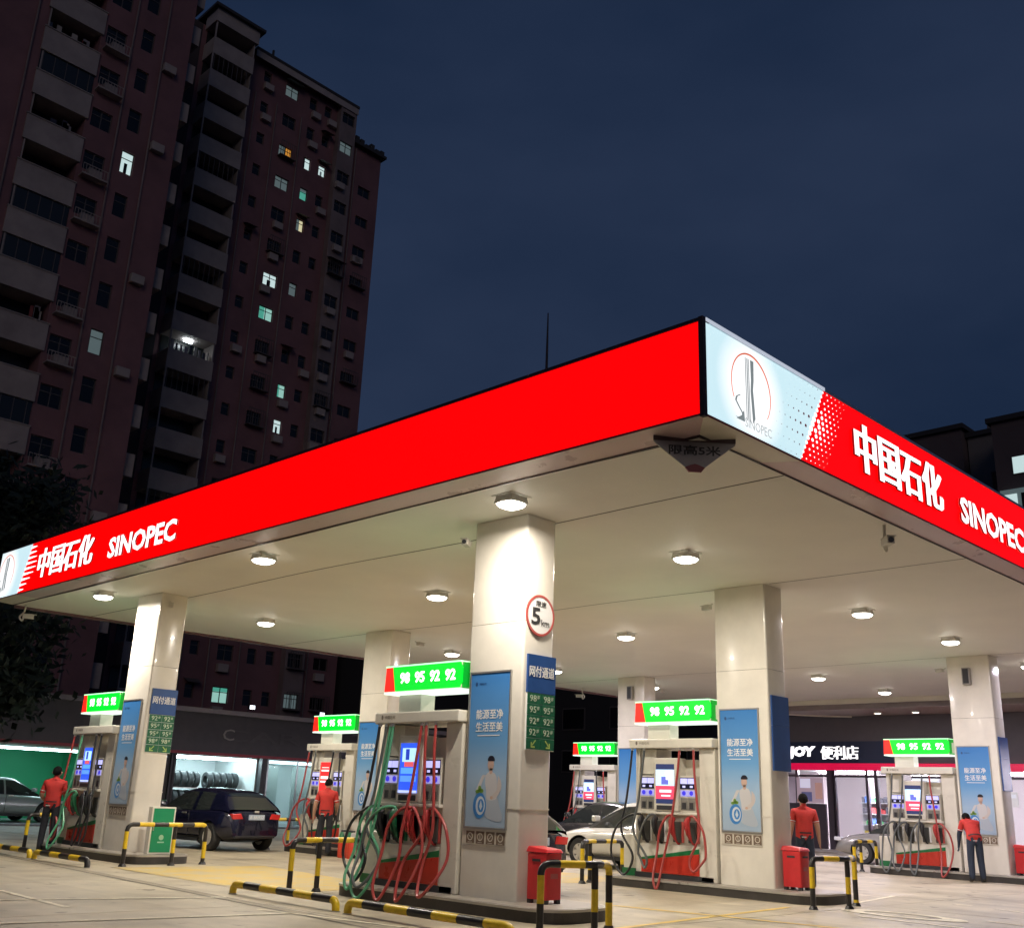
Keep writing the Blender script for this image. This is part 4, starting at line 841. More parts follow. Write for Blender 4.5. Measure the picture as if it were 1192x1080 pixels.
# ------------------------------------------------------------------ people
shirt_m = mat('shirt_red', (0.50, 0.032, 0.026), 0.8, noise=0.12, nscale=14, bump=0.3, bscale=25); trou_m = mat('trousers_dark', (0.018, 0.02, 0.028), 0.85, noise=0.2, nscale=14, bump=0.3, bscale=22)
trou_b = mat('trousers_navy', (0.022, 0.032, 0.055), 0.85, noise=0.2, nscale=14, bump=0.3, bscale=22); skin_m = mat('skin', (0.44, 0.25, 0.17), 0.55); hair_m = mat('hair', (0.008, 0.0075, 0.007), 0.85, noise=0.3, nscale=60, bump=0.5, bscale=120, spec=0.15); shoe_m = mat('shoes', (0.015, 0.014, 0.014), 0.5); mask_m = mat('mask_white', (0.6, 0.6, 0.6), 0.8)
def person(label, loc, rz, pose, trousers=trou_m, sleeve='short', mask=False):
    J = dict(pelvis=(0, 0, .95), belly=(0, 0, 1.08), chest=(0, .0, 1.27), top=(0, -.005, 1.40), neck=(0, .0, 1.475), jaw=(0, .02, 1.545), head=(0, .012, 1.61), crown=(0, .0, 1.665),
             shl=(-.19, 0, 1.39), shr=(.19, 0, 1.39), ell=(-.245, -.02, 1.12), elr=(.245, -.02, 1.12), wrl=(-.26, .05, .88), wrr=(.26, .05, .88),
             hil=(-.09, 0, .90), hir=(.09, 0, .90), knl=(-.11, .015, .50), knr=(.11, .015, .50), anl=(-.12, -.03, .095), anr=(.12, -.03, .095), tol=(-.135, .12, .04), tor=(.135, .12, .04), hel=(-.12, -.07, .045), her=(.12, -.07, .045))
    J.update(pose); J = {k: Vector(v) for k, v in J.items()}
    R_ = dict(pelvis=(.175, .125), belly=(.18, .13), chest=(.19, .13), top=(.15, .11), neck=(.058, .058), jaw=(.068, .078), head=(.078, .095), crown=(.055, .07), shl=(.078, .078), shr=(.078, .078), ell=(.057, .057), elr=(.057, .057), wrl=(.033, .033), wrr=(.033, .033),
              hil=(.10, .10), hir=(.10, .10), knl=(.082, .082), knr=(.082, .082), anl=(.068, .068), anr=(.068, .068), tol=(.043, .04), tor=(.043, .04), hel=(.045, .045), her=(.045, .045))
    names = list(J); vs = [J[k] for k in names]; rr = [R_[k] for k in names]
    E_ = [('pelvis', 'belly', 's'), ('belly', 'chest', 's'), ('chest', 'top', 's'), ('top', 'neck', 'k'), ('neck', 'jaw', 'k'), ('jaw', 'head', 'k'), ('head', 'crown', 'k'), ('top', 'shl', 's'), ('top', 'shr', 's'), ('shl', 'ell', 'a'), ('shr', 'elr', 'a'), ('ell', 'wrl', 'f'), ('elr', 'wrr', 'f'),
          ('pelvis', 'hil', 't'), ('pelvis', 'hir', 't'), ('hil', 'knl', 't'), ('hir', 'knr', 't'), ('knl', 'anl', 't'), ('knr', 'anr', 't'), ('anl', 'tol', 'o'), ('anr', 'tor', 'o'), ('anl', 'hel', 'o'), ('anr', 'her', 'o')]
    edges = [(names.index(a), names.index(b)) for a, b, c in E_]; kinds = [c for a, b, c in E_]
    for s, el, wr in (('l', 'ell', 'wrl'), ('r', 'elr', 'wrr')):     # palm, four fingers and a thumb
        d = (J[wr] - J[el]).normalized(); side = d.cross(Vector((0, 1, .3))).normalized(); fw = side.cross(d).normalized()
        wi = names.index(wr); pi_ = len(vs); vs.append(J[wr] + d * .05); rr.append((.026, .036)); edges.append((wi, pi_)); kinds.append('f')
        for q in range(4):
            b0 = J[wr] + d * .088 + fw * (.028 - .0185 * q); ln = (.062, .072, .067, .052)[q]
            i0 = len(vs); vs.extend([b0, b0 + d * ln * .5 + fw * .004, b0 + d * ln + side * (-.018 if s == 'l' else .018)]); rr.extend([(.0095, .0095), (.009, .009), (.0075, .0075)]); edges.extend([(pi_, i0), (i0, i0 + 1), (i0 + 1, i0 + 2)]); kinds.extend(['f'] * 3)
        i0 = len(vs); vs.extend([J[wr] + d * .035 + fw * .04, J[wr] + d * .085 + fw * .058]); rr.extend([(.011, .011), (.009, .009)]); edges.extend([(pi_, i0), (i0, i0 + 1)]); kinds.extend(['f'] * 2)
    me = bpy.data.meshes.new('person'); me.from_pydata(vs, edges, []); o = link('person', me)
    md = o.modifiers.new('s', 'SKIN'); md.use_smooth_shade = True
    for i, sv in enumerate(me.skin_vertices[0].data): sv.radius = rr[i]; sv.use_root = (i == 0)
    o.modifiers.new('u', 'SUBSURF').levels = 1; o.modifiers['u'].render_levels = 1
    bpy.context.view_layer.update(); nm = bpy.data.meshes.new_from_object(o.evaluated_get(bpy.context.evaluated_depsgraph_get())); bpy.data.objects.remove(o)
    for m in (shirt_m, trousers, skin_m, shoe_m): nm.materials.append(m)
    idx = {'s': 0, 'k': 2, 'a': 0, 'f': 2 if sleeve == 'short' else 1, 't': 1, 'o': 3}
    waist = J['pelvis'].lerp(J['belly'], .25); up = (J['belly'] - J['pelvis']).normalized(); mi = []
    for p in nm.polygons:
        c = p.center; best = 9; bk = 's'; bt = 0; bl = 1
        for (a, b), k in zip(edges, kinds):
            ab = vs[b] - vs[a]; t_ = max(0, min(1, (c - vs[a]).dot(ab) / max(1e-9, ab.length_squared))); dd_ = (c - (vs[a] + ab * t_)).length - (rr[a][0] * (1 - t_) + rr[b][0] * t_) * .9
            if dd_ < best: best = dd_; bk = k; bt = t_
        v = idx[bk]
        if bk == 'a' and bt > .72: v = idx['f'] if sleeve != 'long' else 0
        if bk in 'st' and (c - waist).dot(up) < -.05: v = 1
        if bk == 't' and (c - waist).dot(up) > -.02 and c.z > .8: v = 0
        if bk == 'k' and (c - J['neck']).dot(J['head'] - J['neck']) < -.002: v = 0
        mi.append(v)
    nm.polygons.foreach_set('material_index', mi); nm.polygons.foreach_set('use_smooth', [True] * len(nm.polygons))
    nm.name = 'person'; body = link('person', nm, None, loc); body.rotation_euler = (0, 0, rz); tag(body, label, 'person', 'attendants in red shirts')
    # hair cap, ears, nose, collar, belt, painted pocket glint
    hd = J['head']; axis = (J['crown'] - J['jaw']).normalized(); fwd = Vector((0, 1, 0)); fwd = (fwd - axis * fwd.dot(axis)).normalized(); lat = fwd.cross(axis)
    hm_ = MB(); vsx = []; nu, nv = 16, 9
    for j in range(nv):
        for i in range(nu):
            a = 2 * math.pi * i / nu; back = (1 - math.sin(a)) / 2; ph = (j / (nv - 1)) * (rad(78) + rad(52) * back); r_ = 1 + random.uniform(-.02, .02)
            vsx.append(hd + axis * (.022 + .108 * math.cos(ph) * r_) + lat * (.094 * math.sin(ph) * math.cos(a) * r_) + fwd * (.112 * math.sin(ph) * math.sin(a) * r_ - .008))
    hm_.add(vsx, [(j*nu+i, j*nu+(i+1) % nu, (j+1)*nu+(i+1) % nu, (j+1)*nu+i) for j in range(nv-1) for i in range(nu)]); part('hair', hm_, hair_m, body, True)
    fe = MB()
    for s in (-1, 1): fe.tube([hd + lat * s * .080 + axis * .02 - fwd * .005, hd + lat * s * .097 - fwd * .012, hd + lat * s * .082 - axis * .035], [.014, .016, .011], 7)
    fe.tube([hd + fwd * .085 + axis * .02, hd + fwd * .112 - axis * .02, hd + fwd * .088 - axis * .03], [.008, .014, .010], 6); part('face_features', fe, skin_m, body, True)
    ey = MB()
    for s in (-1, 1): ey.tube([hd + fwd * .088 + lat * s * .032 + axis * .012, hd + fwd * .097 + lat * s * .032 + axis * .012], [.012, .006], 8)
    part('eyes', ey, hair_m, body, True)
    ck = MB(); nk = J['neck']; ax2 = (J['jaw'] - J['top']).normalized(); ck.tube([nk - ax2 * .03, nk + ax2 * .022], [.083, .068], 14, False); part('collar', ck, shirt_m, body, True)
    for s_, e_ in (('shl', 'ell'), ('shr', 'elr')):
        sp_ = MB(); a_, b_ = J[s_], J[e_]; sp_.tube([a_.lerp(b_, .60), a_.lerp(b_, .66)], [.0655, .0640], 14, False); part('sleeve_stripe', sp_, mask_m, body, True)
    bl_ = MB(); pv = J['pelvis']; bl_.tube([pv + up * .045, pv + up * .072], [.160, .160], 18, False)
    for i, p in enumerate(bl_.v): d = Vector(p) - pv; bl_.v[i] = tuple(pv + Vector((d.x * 1.04, d.y * .87, d.z)))
    part('belt', bl_, black_rub, body, True)
    bk_ = -1; pt = MB(); pt.box(-.085, .0, pv.y - .150, pv.y - .138, pv.z - .03, pv.z - .008); part('pocket_glint', pt, mat('glint_grey', (0.38, 0.38, 0.38), 0.6), body)  # pale rectangle painted in for a reflection on the back pocket
    if mask: mk_ = MB(); mk_.tube([hd + fwd * .05 - axis * .03, hd + fwd * .10 - axis * .045], [.075, .05], 12); part('face_mask', mk_, mask_m, body, True)
    return body
# left attendant: faces the pump (to the right), forearms forward
person('attendant in red shirt and black trousers facing the far left pump', (10.0, 23.35, 0), rad(-40), dict(ell=(-.25, -.02, 1.13), wrl=(-.22, .20, 1.02), elr=(.24, .02, 1.13), wrr=(.20, .26, 1.06), jaw=(.0, .03, 1.545)), trou_m, 'short', True)
person('attendant in red shirt with his back turned beside the rear middle pump', (15.55, 21.15, 0), rad(-52), dict(wrl=(-.30, .03, .86), ell=(-.27, -.03, 1.12), wrr=(.18, .22, 1.0), elr=(.25, .0, 1.14), head=(0, .035, 1.60), crown=(0, .03, 1.655)), trou_m)
person('attendant in red shirt seen from behind next to the red bin', (19.35, 10.85, 0), rad(-48), dict(ell=(-.245, -.01, 1.12), elr=(.25, -.01, 1.12), wrl=(-.27, .06, .87), wrr=(.29, .05, .86)), trou_b)
person('attendant in red shirt bending forward at the far right column', (25.75, 10.12, 0), rad(-48), dict(pelvis=(0, -.03, .93), belly=(0, .03, 1.05), chest=(-.0, .13, 1.21), top=(0, .22, 1.30), neck=(0, .30, 1.335), jaw=(0, .375, 1.33), head=(0, .40, 1.385), crown=(0, .40, 1.44), shl=(-.17, .21, 1.29), shr=(.17, .21, 1.29), ell=(-.24, .25, 1.03), elr=(.22, .34, 1.05), wrl=(-.25, .30, .80), wrr=(.12, .50, .95)), trou_b, 'dark')
# ------------------------------------------------------------------ buildings
wall_r = mat('tower_tile_red', (0.235, 0.118, 0.128), 0.75, noise=0.22, nscale=0.35, bump=0.1)
wall_g = mat('tower_render_grey', (0.24, 0.19, 0.19), 0.8, noise=0.25, nscale=0.5); para_m = mat('parapet_render', (0.38, 0.335, 0.32), 0.8, noise=0.2, nscale=0.6)
win_fr = mat('window_frame', (0.10, 0.09, 0.09), 0.5); win_gl = mat('window_glass_dark', (0.008, 0.009, 0.011), 0.12, spec=0.6); roof_d = mat('roof_dark', (0.04, 0.04, 0.045), 0.8)
LIT = {'cyan': emat('lit_cyan', (0.42, 0.80, 0.70), .62), 'teal': emat('lit_teal', (0.12, 0.60, 0.45), .5), 'orange': emat('lit_orange', (0.90, 0.38, 0.05), .6), 'cream': emat('lit_cream', (0.85, 0.78, 0.48), .7), 'white': emat('lit_white', (0.70, 0.90, 0.90), .75), 'dim': emat('lit_dim', (0.16, 0.22, 0.23), .45)}
def facade(mb, X0_, X1_, Z0_, Z1_, Y_, holes, depth=.22):
    xs_ = sorted({X0_, X1_} | {v for h in holes for v in h[:2]}); zs_ = sorted({Z0_, Z1_} | {v for h in holes for v in h[2:4]})
    hs = [h for h in holes]
    for i in range(len(xs_) - 1):
        for j in range(len(zs_) - 1):
            cx, cz = (xs_[i] + xs_[i+1]) / 2, (zs_[j] + zs_[j+1]) / 2
            if any(h[0] < cx < h[1] and h[2] < cz < h[3] for h in hs): continue
            mb.add([(xs_[i], Y_, zs_[j]), (xs_[i+1], Y_, zs_[j]), (xs_[i+1], Y_, zs_[j+1]), (xs_[i], Y_, zs_[j+1])], [(0, 1, 2, 3)])
    for a, b, c, d in [h[:4] for h in hs]:
        Yb = Y_ + depth
        for q in ([(a, c), (b, c)], [(b, c), (b, d)], [(b, d), (a, d)], [(a, d), (a, c)]):
            (p, r), (s, u) = q; mb.add([(p, Y_, r), (s, Y_, u), (s, Yb, u), (p, Yb, r)], [(0, 1, 2, 3)])
_wm = {}
def window(par, a, b, c, d, Y_, lit=None, grille=False):
    w, h = round(b - a, 2), round(d - c, 2); k = (w, h)
    if k not in _wm:
        f = MB(); t = .06
        f.box(0, w, 0, .07, 0, t); f.box(0, w, 0, .07, h - t, h); f.box(0, t, 0, .07, t, h - t); f.box(w - t, w, 0, .07, t, h - t)
        if w > .9: f.box(w/2 - .03, w/2 + .03, 0, .06, t, h - t)
        if h > .9: f.box(t, w - t, .01, .06, h * .66, h * .66 + .05)
        _wm[k] = (f.mesh([win_fr], False, 0, 'frame'), MB().box(t, w - t, .035, .045, t, h - t))
    fr, _ = _wm[k]; o = link('window', fr, par, (a, Y_, c)); gk = (w, h, lit)
    if gk not in _wm: _wm[gk] = MB().box(.06, w - .06, .035, .045, .06, h - .06).mesh([LIT[lit] if lit else win_gl], False, 0, 'pane')
    link('pane', _wm[gk], o)
    if lit:
        rnd = random.random(); b_ = MB()
        if rnd < .4: b_.box(.06, w * random.uniform(.3, .5), .028, .034, .06, h - .06)
        elif rnd < .75: b_.box(.06, w - .06, .028, .034, h * random.uniform(.62, .75), h - .06)
        else: b_.box(w * .35, w * .6, .028, .034, .06, h * .5)
        part('curtain', b_, random.choice((LIT['dim'], win_gl, LIT['teal'] if lit == 'cyan' else LIT['dim'])), o)
    return o
ac_me = MB().box(0, .8, -.35, 0, 0, .55).mesh([para_m], False, 0.02, 'ac_unit')
P2 = 2.9
# --- left tower (near)
T1Y = 55.2
t1 = thing('apartment_tower', 'red tiled apartment tower with stacked pale balconies at the left picture edge', 'building', (0, 0, 0), 0, 'apartment towers')
holes = []; z_r = [44.1 - 2.93 * k for k in range(-3, 15)]
for k, zz in enumerate(z_r):
    holes += [(19.30, 20.55, zz, zz + 1.25), (21.45, 22.25, zz - 1.9 + 2.9 - .15, zz + 2.35)]
wins = [h for h in holes if h[2] > .5]
holes = wins + [(15.85, 19.12, 44.42 - 2.965 * k + 1.5, 44.42 - 2.965 * (k - 1) + .02) for k in range(-3, 14) if 44.42 - 2.965 * k > 2]
mb = MB(); facade(mb, -25, 24.6, 0, 56, T1Y, holes, .15)
holes = wins
CLOTH = [mat('cloth_%d' % i, c, .9) for i, c in enumerate(((.3, .3, .33), (.05, .06, .10), (.42, .40, .38), (.25, .07, .07), (.08, .16, .2)))]
mb.add([(24.6, T1Y, 0), (24.6, T1Y + 10, 0), (24.6, T1Y + 10, 56), (24.6, T1Y, 56)], [(0, 1, 2, 3)]); mb.add([(-25, T1Y, 56), (24.6, T1Y, 56), (24.6, T1Y + 10, 56), (-25, T1Y + 10, 56)], [(0, 1, 2, 3)]); mb.add([(-25, T1Y + 10, 0), (24.6, T1Y + 10, 0), (24.6, T1Y + 10, 56), (-25, T1Y + 10, 56)], [(0, 1, 2, 3)])
raw('wall', mb, wall_r, t1)
litmap1 = {(1, 36.6): 'cyan', (1, 24.6): 'cyan'}
for i, h in enumerate(holes):
    lit = None
    if h[0] > 21 and abs(h[2] - 36.7) < 1.2: lit = 'white'
    if h[0] > 21 and abs(h[2] - 24.6) < 1.2: lit = 'dim'
    window(t1, *h[:4], T1Y + .10, lit)
    if h[0] < 21 and i % 3 != 1:
        gq = MB(); gq.box(h[0] - .1, h[1] + .15, T1Y - .55, T1Y - .5, h[2] - .55, h[2] - .5)
        for q in range(9): gq.box(h[0] - .1 + q * .18, h[0] - .08 + q * .18, T1Y - .55, T1Y - .52, h[2] - .5, h[2] + .05)
        gq.box(h[0] - .1, h[1] + .15, T1Y - .56, T1Y, h[2] - .60, h[2] - .55); gq.box(h[0] - .1, h[1] + .15, T1Y - .55, T1Y - .52, h[2] + .05, h[2] + .09)
        part('window_cage', gq, para_m, t1); link('ac_unit', ac_me, t1, (h[0] + .3, T1Y - .08, h[2] - .545))
door_m = mat('balcony_door', (0.030, 0.036, 0.036), 0.25)
PB = 2.965; BX0, BX1 = 15.85, 19.12
for k in range(-4, 14):
    zb_ = 44.42 - PB * k
    if zb_ < 2: continue
    yf = T1Y - .12
    part('balcony', MB().box(BX0, BX1, yf, T1Y + .02, zb_, zb_ + 1.56), para_m, t1); part('coping', MB().box(BX0 - .04, BX1 + .04, yf - .05, T1Y + .0, zb_ + 1.56, zb_ + 1.62), para_m, t1)
    part('slab', MB().box(BX0, BX1, T1Y + .02, T1Y + 1.5, zb_, zb_ + .16), para_m, t1); part('side_wall', MB().box(BX0 - .02, BX0 + .1, T1Y + .02, T1Y + 1.5, zb_ + .16, zb_ + PB), wall_r, t1); part('side_wall', MB().box(BX1 - .1, BX1 + .02, T1Y + .02, T1Y + 1.5, zb_ + .16, zb_ + PB), wall_r, t1)
    part('balcony_door', MB().box(BX0 + .1, BX1 - .1, T1Y + 1.45, T1Y + 1.5, zb_ + .16, zb_ + PB), door_m, t1); part('balcony_post', MB().box(BX0 + .12, BX0 + .2, T1Y - .04, T1Y + .04, zb_ + 1.62, zb_ + PB), para_m, t1)
    if k in (2, 5, 6, 9):
        for q in range(5): part('glazing_bar', MB().box(BX0 + .2 + q * .68, BX0 + .25 + q * .68, T1Y - .03, T1Y + .03, zb_ + 1.62, zb_ + PB), win_fr, t1)
        part('balcony_glazing', MB().box(BX0 + .05, BX1 - .05, T1Y - .005, T1Y + .005, zb_ + 1.62, zb_ + PB - .01), mat('balcony_glass', (0.02, 0.024, 0.025), 0.1, spec=0.7), t1)
    elif k % 2:
        for q in range(random.randint(2, 5)): x = random.uniform(BX0 + .3, BX1 - .5); part('laundry', MB().box(x, x + random.uniform(.15, .4), T1Y + .5, T1Y + .53, zb_ + 1.7, zb_ + random.uniform(2.3, 2.7)), random.choice(CLOTH), t1)
    # narrow drying balconies on the recessed right flank
    part('flank_balcony', MB().box(24.62, 25.35, T1Y + .5, T1Y + .6, zb_ + .4, zb_ + 1.75), para_m, t1); part('flank_slab', MB().box(24.62, 25.35, T1Y + .6, T1Y + 1.6, zb_ + .4, zb_ + .52), para_m, t1)
# --- right tower (far)
T2Y = 65.2
t2 = thing('apartment_tower', 'taller dark apartment tower with a flat roof and scattered lit windows behind the canopy', 'building', (0, 0, 0), 0, 'apartment towers')
cols = [(35.50, 36.18, .80), (37.60, 38.85, .95), (39.98, 40.70, .95), (41.50, 42.20, .85), (42.95, 44.20, .90), (45.60, 46.90, .75)]
lits = {(1, 2): 'orange', (2, 2): 'white', (3, 2): 'white', (2, 3): 'teal', (2, 4): 'cream', (1, 6): 'white', (1, 7): 'cyan', (2, 6): 'dim', (2, 9): 'cyan', (2, 10): 'white', (1, 3): 'dim', (4, 1): 'dim', (1, 0): 'dim', (3, 6): None, (1, 17): 'cyan', (4, 17): 'dim', (3, 1): None}
holes = []; tags_ = []
for k in range(0, 20):
    zt_ = 56.95 - 2.875 * k
    for ci, (a, b, h) in enumerate(cols):
        if ci == 5 and k < 2: continue
        if zt_ - h - .2 < .5: continue
        holes.append((a, b, zt_ - h - .15, zt_)); tags_.append((ci, k))
mb = MB(); facade(mb, 26.5, 43.8, 0, 57.9, T2Y, [h for h in holes if h[1] < 43]); facade(mb, 43.8, 47.75, 0, 54.75, T2Y, [h for h in holes if h[0] > 44.9])
h5 = [h for h in holes if 42.5 < h[0] < 43.5]
# the fifth bay straddles the roof step and projects 0.6 m
mb2 = MB(); facade(mb2, 42.75, 44.4, 0, 57.9, T2Y - .6, h5)
for x in (42.75, 44.4): mb2.add([(x, T2Y - .6, 0), (x, T2Y, 0), (x, T2Y, 57.9), (x, T2Y - .6, 57.9)], [(0, 1, 2, 3)])
raw('bay', mb2, wall_g, t2)
mb.add([(47.75, T2Y, 0), (47.75, T2Y + 12, 0), (47.75, T2Y + 12, 54.75), (47.75, T2Y, 54.75)], [(0, 1, 2, 3)]); mb.add([(44.4, T2Y, 54.75), (44.4, T2Y + 12, 54.75), (44.4, T2Y + 12, 57.9), (44.4, T2Y, 57.9)], [(0, 1, 2, 3)])
mb.add([(26.5, T2Y + 12, 0), (47.75, T2Y + 12, 0), (47.75, T2Y + 12, 54.7), (26.5, T2Y + 12, 57.9)], [(0, 1, 2, 3)]); mb.add([(26.5, T2Y, 0), (26.5, T2Y + 12, 0), (26.5, T2Y + 12, 57.9), (26.5, T2Y, 57.9)], [(0, 1, 2, 3)])
raw('wall', mb, wall_r, t2)
part('roof', MB().box(34.2, 44.5, T2Y - .75, T2Y + 12, 57.9, 58.15), roof_d, t2); part('roof', MB().box(44.5, 48.0, T2Y - .5, T2Y + 12, 54.75, 55.0), roof_d, t2); part('cornice', MB().box(34.2, 44.45, T2Y - .70, T2Y - .62, 57.3, 57.9), para_m, t2)
part('roof_vent', MB().box(36.0, 36.15, T2Y, T2Y + .15, 58.15, 59.3), roof_d, t2)
for q in range(6): part('roof_plant', MB().box(44.7 + q * .55, 44.7 + q * .55 + .4, T2Y - .3, T2Y + .3, 55.0, 55.0 + random.uniform(.25, .7)), roof_d, t2)
for h, (ci, k) in zip(holes, tags_): window(t2, *h[:4], (T2Y - .6 if ci == 4 else T2Y) + .12, lits.get((ci, k)))
for k, ci in ((3, 3), (5, 1), (8, 1), (9, 4), (4, 5), (11, 5), (6, 4)):
    h = [hh for hh, tg in zip(holes, tags_) if tg == (ci, k)]
    if h: link('ac_unit', ac_me, t2, (h[0][0] + .1, (T2Y - .6 if ci == 4 else T2Y) - .02, h[0][2] - .75))
for k in range(0, 19):
    zt_ = 56.05 - 2.875 * k; zb_ = zt_ - 1.45
    if zb_ < 2: continue
    yf = 63.6; part('balcony', MB().box(30.1, 33.6, yf, yf + .14, zb_, zt_), para_m, t2); part('slab', MB().box(30.1, 33.6, yf + .14, T2Y, zb_, zb_ + .16), para_m, t2); part('side_wall', MB().box(30.1, 30.2, yf + .14, T2Y, zb_ + .16, zt_), para_m, t2); part('side_wall', MB().box(33.5, 33.6, yf + .14, T2Y, zb_ + .16, zb_ + 2.875), para_m, t2)
    part('balcony_door', MB().box(30.2, 33.5, T2Y - .06, T2Y - .005, zb_ + .16, zb_ + 2.875), door_m, t2); part('corner_post', MB().box(30.12, 30.22, yf + .02, yf + .12, zt_, zb_ + 2.875), para_m, t2)
    if k == 9: part('balcony_lamp', MB().box(31.6, 32.2, T2Y - .8, T2Y - .6, zb_ + 2.70, zb_ + 2.78), emat('balc_lamp', (.85, .95, 1.0), 22.0), t2)
    elif k % 3 == 1:
        for q in range(9): part('glazing_bar', MB().box(30.3 + q * .4, 30.34 + q * .4, yf + .03, yf + .07, zt_, zb_ + 2.875), win_fr, t2)
    if k == 9:
        for q in range(9): part('laundry', MB().box(30.5 + q * .35, 30.5 + q * .35 + random.uniform(.1, .26), 64.1, 64.14, zt_ - .3, zt_ + random.uniform(.7, .95)), mat('laundry_%d' % (q % 3), ((.3, .3, .35), (.05, .06, .10), (.5, .5, .48))[q % 3], .9), t2)
    if k == 13:
        for q in range(5): part('laundry', MB().box(30.7 + q * .5, 30.7 + q * .5 + .2, 63.50, 63.53, zt_ - .05, zt_ + .38), mat('laundry_l', (.9, .9, .88), .9, emit=(.5, .55, .55), es=.25), t2)  # light put into the pale cloth as a faint glow
    part('stair_window', MB().box(33.95, 34.25, T2Y - .05, T2Y - .01, zb_ + .4, zb_ + 1.5), LIT['teal'] if k == 3 else LIT['dim'] if k in (5, 10, 14) else win_gl, t2)
part('bay_top', MB().box(30.0, 33.75, 63.5, T2Y, 57.45, 58.6), para_m, t2); part('roof', MB().box(29.7, 34.1, 63.2, T2Y + 12, 58.6, 58.85), roof_d, t2)
rq = random.Random(3)
for h, (ci, k) in zip(holes, tags_):
    yq = (T2Y - .6 if ci == 4 else T2Y)
    if rq.random() < .28: link('ac_unit', ac_me, t2, (h[0] + rq.uniform(-.3, .3), yq - .02, h[2] - .80))
    elif ci in (1, 4, 5) and rq.random() < .45:
        cg = MB(); cg.box(h[0] - .1, h[1] + .1, yq - .5, yq - .01, h[2] - .12, h[2] - .06); cg.box(h[0] - .1, h[1] + .1, yq - .5, yq - .46, h[3] + .06, h[3] + .1)
        for q in range(8): xq = h[0] - .1 + q * (h[1] - h[0] + .17) / 7; cg.box(xq, xq + .03, yq - .5, yq - .47, h[2] - .06, h[3] + .06)
        stuff(part('window_cage', cg, win_fr, t2))
    if rq.random() < .10: part('awning', MB().add([(h[0] - .2, yq, h[3] + .35), (h[1] + .2, yq, h[3] + .35), (h[1] + .2, yq - .7, h[3] + .05), (h[0] - .2, yq - .7, h[3] + .05)], [(0, 1, 2, 3)]), win_fr, t2)
for xq in (34.9, 36.9, 39.3, 45.0): part('drain_pipe', MB().tube([(xq, T2Y - .08, 0), (xq, T2Y - .08, 54.5)], .06, 6), wall_g, t2)
for xq in (20.9, 22.9, 15.3): part('drain_pipe', MB().tube([(xq, T1Y - .08, 0), (xq, T1Y - .08, 55.5)], .06, 6), wall_g, t1)
for k in range(14):
    if rq.random() < .6: link('ac_unit', ac_me, t1, (22.95 + rq.uniform(0, .2), T1Y - .02, 12 + k * 2.93 + rq.uniform(-.2, .2)))
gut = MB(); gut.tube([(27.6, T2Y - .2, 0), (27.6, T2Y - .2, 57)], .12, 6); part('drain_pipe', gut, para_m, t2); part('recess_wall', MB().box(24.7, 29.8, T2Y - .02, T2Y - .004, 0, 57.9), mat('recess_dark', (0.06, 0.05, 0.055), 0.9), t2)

# --- dark blocks on the right and low dark mass behind
def block(name, label, x0, x1, y0, y1, h, m, wins=None, roofbits=(), axis='x'):
    t = thing(name, label, 'building', (x0, y0, 0), 0, 'dark buildings in the distance'); part('wall', MB().box(0, x1 - x0, 0, y1 - y0, 0, h), m, t); part('roof', MB().box(-.3, x1 - x0 + .3, -.3, y1 - y0 + .3, h, h + .4), roof_d, t)
    for a, b, c, d, e_ in roofbits: part('roof_structure', MB().box(a, b, c, d, h + .4, h + .4 + e_), m, t)
    if wins:
        for (u, w, z, hh, lit) in wins:
            f = part('window', MB().box(-.05, -.002, u, u + w, z, z + hh), win_fr, t); part('pane', MB().box(-.07, -.05, u + .1, u + w - .1, z + .1, z + hh - .1), LIT[lit] if lit else win_gl, t).parent = f
    return t
wall_n = mat('night_render', (0.13, 0.10, 0.105), 0.85, noise=0.2, nscale=0.2)
wall_n2 = mat('night_render_grey', (0.19, 0.175, 0.175), 0.85, noise=0.2, nscale=0.2)
block('dark_building', 'low dark red block just above the red fascia on the right', 84, 96, 31.0, 36.5, 32.2, wall_n, [(u, 1.4, z, 1.5, None) for u in (1, 3.4) for z in (12, 15, 18, 21, 24, 27)])
block('dark_building', 'narrow grey block between two dark buildings at the right edge', 85, 96, 27.4, 30.9, 31.6, wall_n2, [(.6, 1.3, z, 1.6, None) for z in (14, 17.2, 20.4, 23.6, 26.8)], [(2, 4, .5, 2.5, 1.1)])
block('dark_building', 'tall dark block at the right picture edge with lit sign', 80, 96, 12, 27.2, 30.6, wall_n, [(u, 2.0, z, 1.5, 'white' if (u == 12.0 and z == 26.2) else None) for u in (1, 4.5, 8.5, 12.0) for z in (8, 11, 14, 17, 20.2, 26.2)], [(0, 6, 0, 11.5, 1.0), (2, 3, 9, 10, 2.2)])
ls = thing('lit_sign_board', 'pale lit sign board on the dark block at the right edge', 'sign', (79.6, 23.0, 22.6)); part('board', MB().box(-.1, .3, 0, 3.9, 0, 2.4), LIT['dim'], ls)
for q in range(3): part('panel', MB().box(-.16, -.1, .3 + q * 1.2, 1.2 + q * 1.2, .3, 2.0), LIT['white'] if q % 2 == 0 else win_gl, ls)
block('dark_building', 'long dark unlit block behind the rear pumps', 49.0, 75, 62, 75, 24, mat('night_black', (0.035, 0.035, 0.04), 0.9), None)
block('dark_building', 'dark unlit block glimpsed beyond the distant pump', 60, 72, 40, 61, 18, mat('night_black', (0.035, 0.035, 0.04), 0.9), [(u, 2.2, z, 1.6, None) for u in (2, 6.5, 11, 15) for z in (3.5, 6.5, 9.5)])

